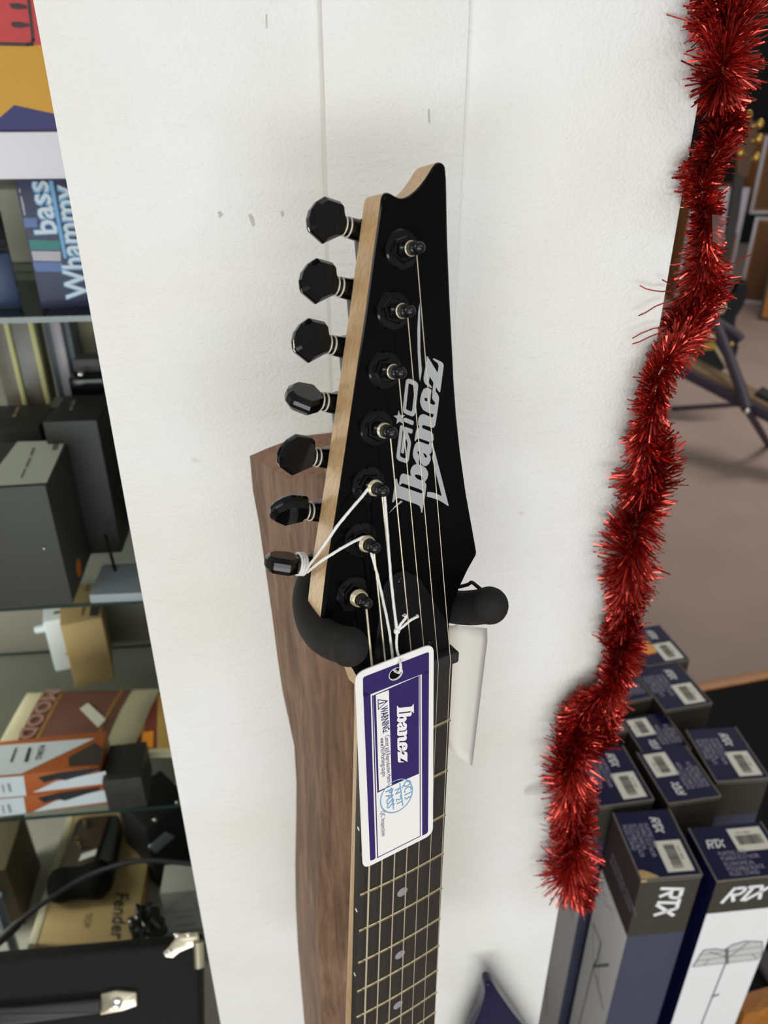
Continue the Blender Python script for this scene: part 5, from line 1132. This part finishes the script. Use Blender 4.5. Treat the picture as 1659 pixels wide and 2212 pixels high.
# brown round-ended box and a pale pole at far left
a, b = atz(-90, 2010, Z4 + 0.01), atz(52, 1990, Z4 + 0.01); a.z = b.z = Z4
t, wd = item('carton', 'dull brown carton at the left end of the bottom shelf', 'box', a, b, 0.15, 0.12, mat('dull_brown_carton', (92, 80, 60), 0.7, var=(10, 0.15)), 0.002, 'box_body')
mb = MB(); mb.lathe([(0.05, 0), (0.05, 0.006), (0.04, 0.008)], 28, Matrix.Translation((wd * 0.35, 0, 0.10)) @ Matrix.Rotation(PI / 2, 4, 'X')); mb.build('black_disc', FOAM, t, 50)
mb = MB(); mb.tube([cab(-8, 1935, 0.03), cab(42, 2085, 0.03)], 0.008, 12); mb.tube([cab(-8, 2085, 0.028), cab(34, 2085, 0.028)], 0.003, 8)
pl = mb.build('tube', mat('pale_blue_grey_tube', (120, 134, 152), 0.4)); tag(pl, 'pale blue grey tube leaning at the left end of the bottom shelf', 'tube')
# black cable in front of the cabinet
mb = MB(); P = smoothpath([cab(-20, 2048, -0.03), cab(15, 2018, -0.03), cab(60, 1976, -0.03), cab(120, 1933, -0.03), cab(180, 1897, -0.03), cab(240, 1873, -0.03), cab(305, 1859, -0.03), cab(375, 1862, -0.03), cab(430, 1867, -0.03), cab(520, 1872, -0.025)], 8)
cbx = thing('cable', 'black cable with a thick sleeve curving across in front of the bottom shelf', 'cable', Matrix.Translation(P[20])); ci = cbx.matrix_world.inverted()
CBLM = mat('black_cable_jacket', (40, 41, 44), 0.5)
mb.tube([ci @ p for p in P], 0.0042, 12); mb2 = MB(); mb2.tube([ci @ p for p in P], 0.0038, 12); mb2.build('lead', CBLM, cbx, 60)
mb = MB(); mb.tube([ci @ p for p in P[0:15]], [0.0075] * 13 + [0.006, 0.0045], 12); mb.build('sleeve', CBLM, cbx, 60)
# black case with handle in the near left corner
TOL = mat('black_tolex', (20, 19, 19), 0.65, var=(80, 0.2), bump=(700, 0.5, 0.0006), spec=0.2)
hC = 0.95; cr_ = ray(432, 2032); C0 = CAM + cr_ * (-hC / cr_.z)
ya = R_(5.5); xd = Vector((-math.cos(ya), -math.sin(ya), 0)); yd_ = Vector((0.062, -0.645, -0.76)).normalized(); yd_ = (yd_ - xd * yd_.dot(xd)).normalized(); zn = yd_.cross(xd) if yd_.cross(xd).z > 0 else xd.cross(yd_)
CSM = frame(C0, xd, yd_, xd.cross(yd_))
if (CSM.to_3x3() @ Vector((0, 0, 1))).z < 0: sgn = -1
else: sgn = 1
# local: x to the left, y down the face; outward normal is sgn * z
cs_ = thing('equipment_case', 'black covered case with metal corner and strap handle in the lower left corner', 'case', CSM)
csi = CSM.inverted(); cnv = (CSM.to_3x3() @ Vector((0, 0, 1)))
def cf(px, py): q = csi @ onp(px, py, C0, cnv); return (q.x, q.y)
Lc = (C0.z - 0.02) / -yd_.z
mb = MB(); zz0, zz1 = (-0.035, 0.0) if sgn > 0 else (0.0, 0.035)
mb.box((0, 0, zz0), (0.75, Lc, zz1), bev=0.007, seg=3); mb.build('shell', TOL, cs_, 50)
OF = Matrix.Identity(4) if sgn > 0 else Matrix.Diagonal((1, 1, -1, 1))
def cprism(name, pts, t0, t1, m, bev=0.0008, r=0.002):
    mb = MB(); mb.prism(rounded([cf(*p) for p in pts], r, 4), t0, t1, OF, bev=bev); o = mb.build(name, m, cs_, 40); return o
METC = mat('worn_nickel_plate', (190, 182, 160), 0.28, 0.9, var=(60, 0.15))
cprism('corner_plate', [(383, 2016), (428, 2012), (432, 2040), (412, 2046), (388, 2056), (374, 2068), (358, 2066), (353, 2056), (365, 2045), (377, 2030)], 0, 0.003, METC, 0.001, 0.001)
mb = MB(); q = cf(428, 2040); mb.tube([Vector((0.002, 0.0, 0.0025 * sgn)), Vector((0.001, max(0.03, q[1]), 0.0015 * sgn))], 0.0065, 16); mb.build('corner_guard', METC, cs_, 50)
for x, y in ((368, 2054), (382, 2018), (407, 2017)):
    q = cf(x, y); mb = MB(); mb.sphere((q[0], q[1], 0.0035 * sgn), 0.0032, seg=12, sq=(1, 1, 0.6)); mb.build('rivet', CHROME, cs_, 50)
cprism('handle_end', [(220, 2144), (252, 2136), (297, 2140), (298, 2170), (268, 2181), (218, 2190)], 0, 0.005, METC, 0.0015, 0.002)
q = cf(255, 2163); mb = MB(); mb.lathe([(0.007, 0.005), (0.007, 0.0065), (0.0045, 0.0065), (0.0045, 0.009), (0.001, 0.0095)], 20, OF @ Matrix.Translation((q[0], q[1], 0))); mb.build('handle_screw', CHROME, cs_, 40)
cprism('handle_strap', [(-120, 2180), (60, 2168), (219, 2152), (219, 2184), (60, 2206), (-120, 2222)], 0.002, 0.010, mat('black_strap_rubber', (38, 37, 37), 0.5), 0.003, 0.002)
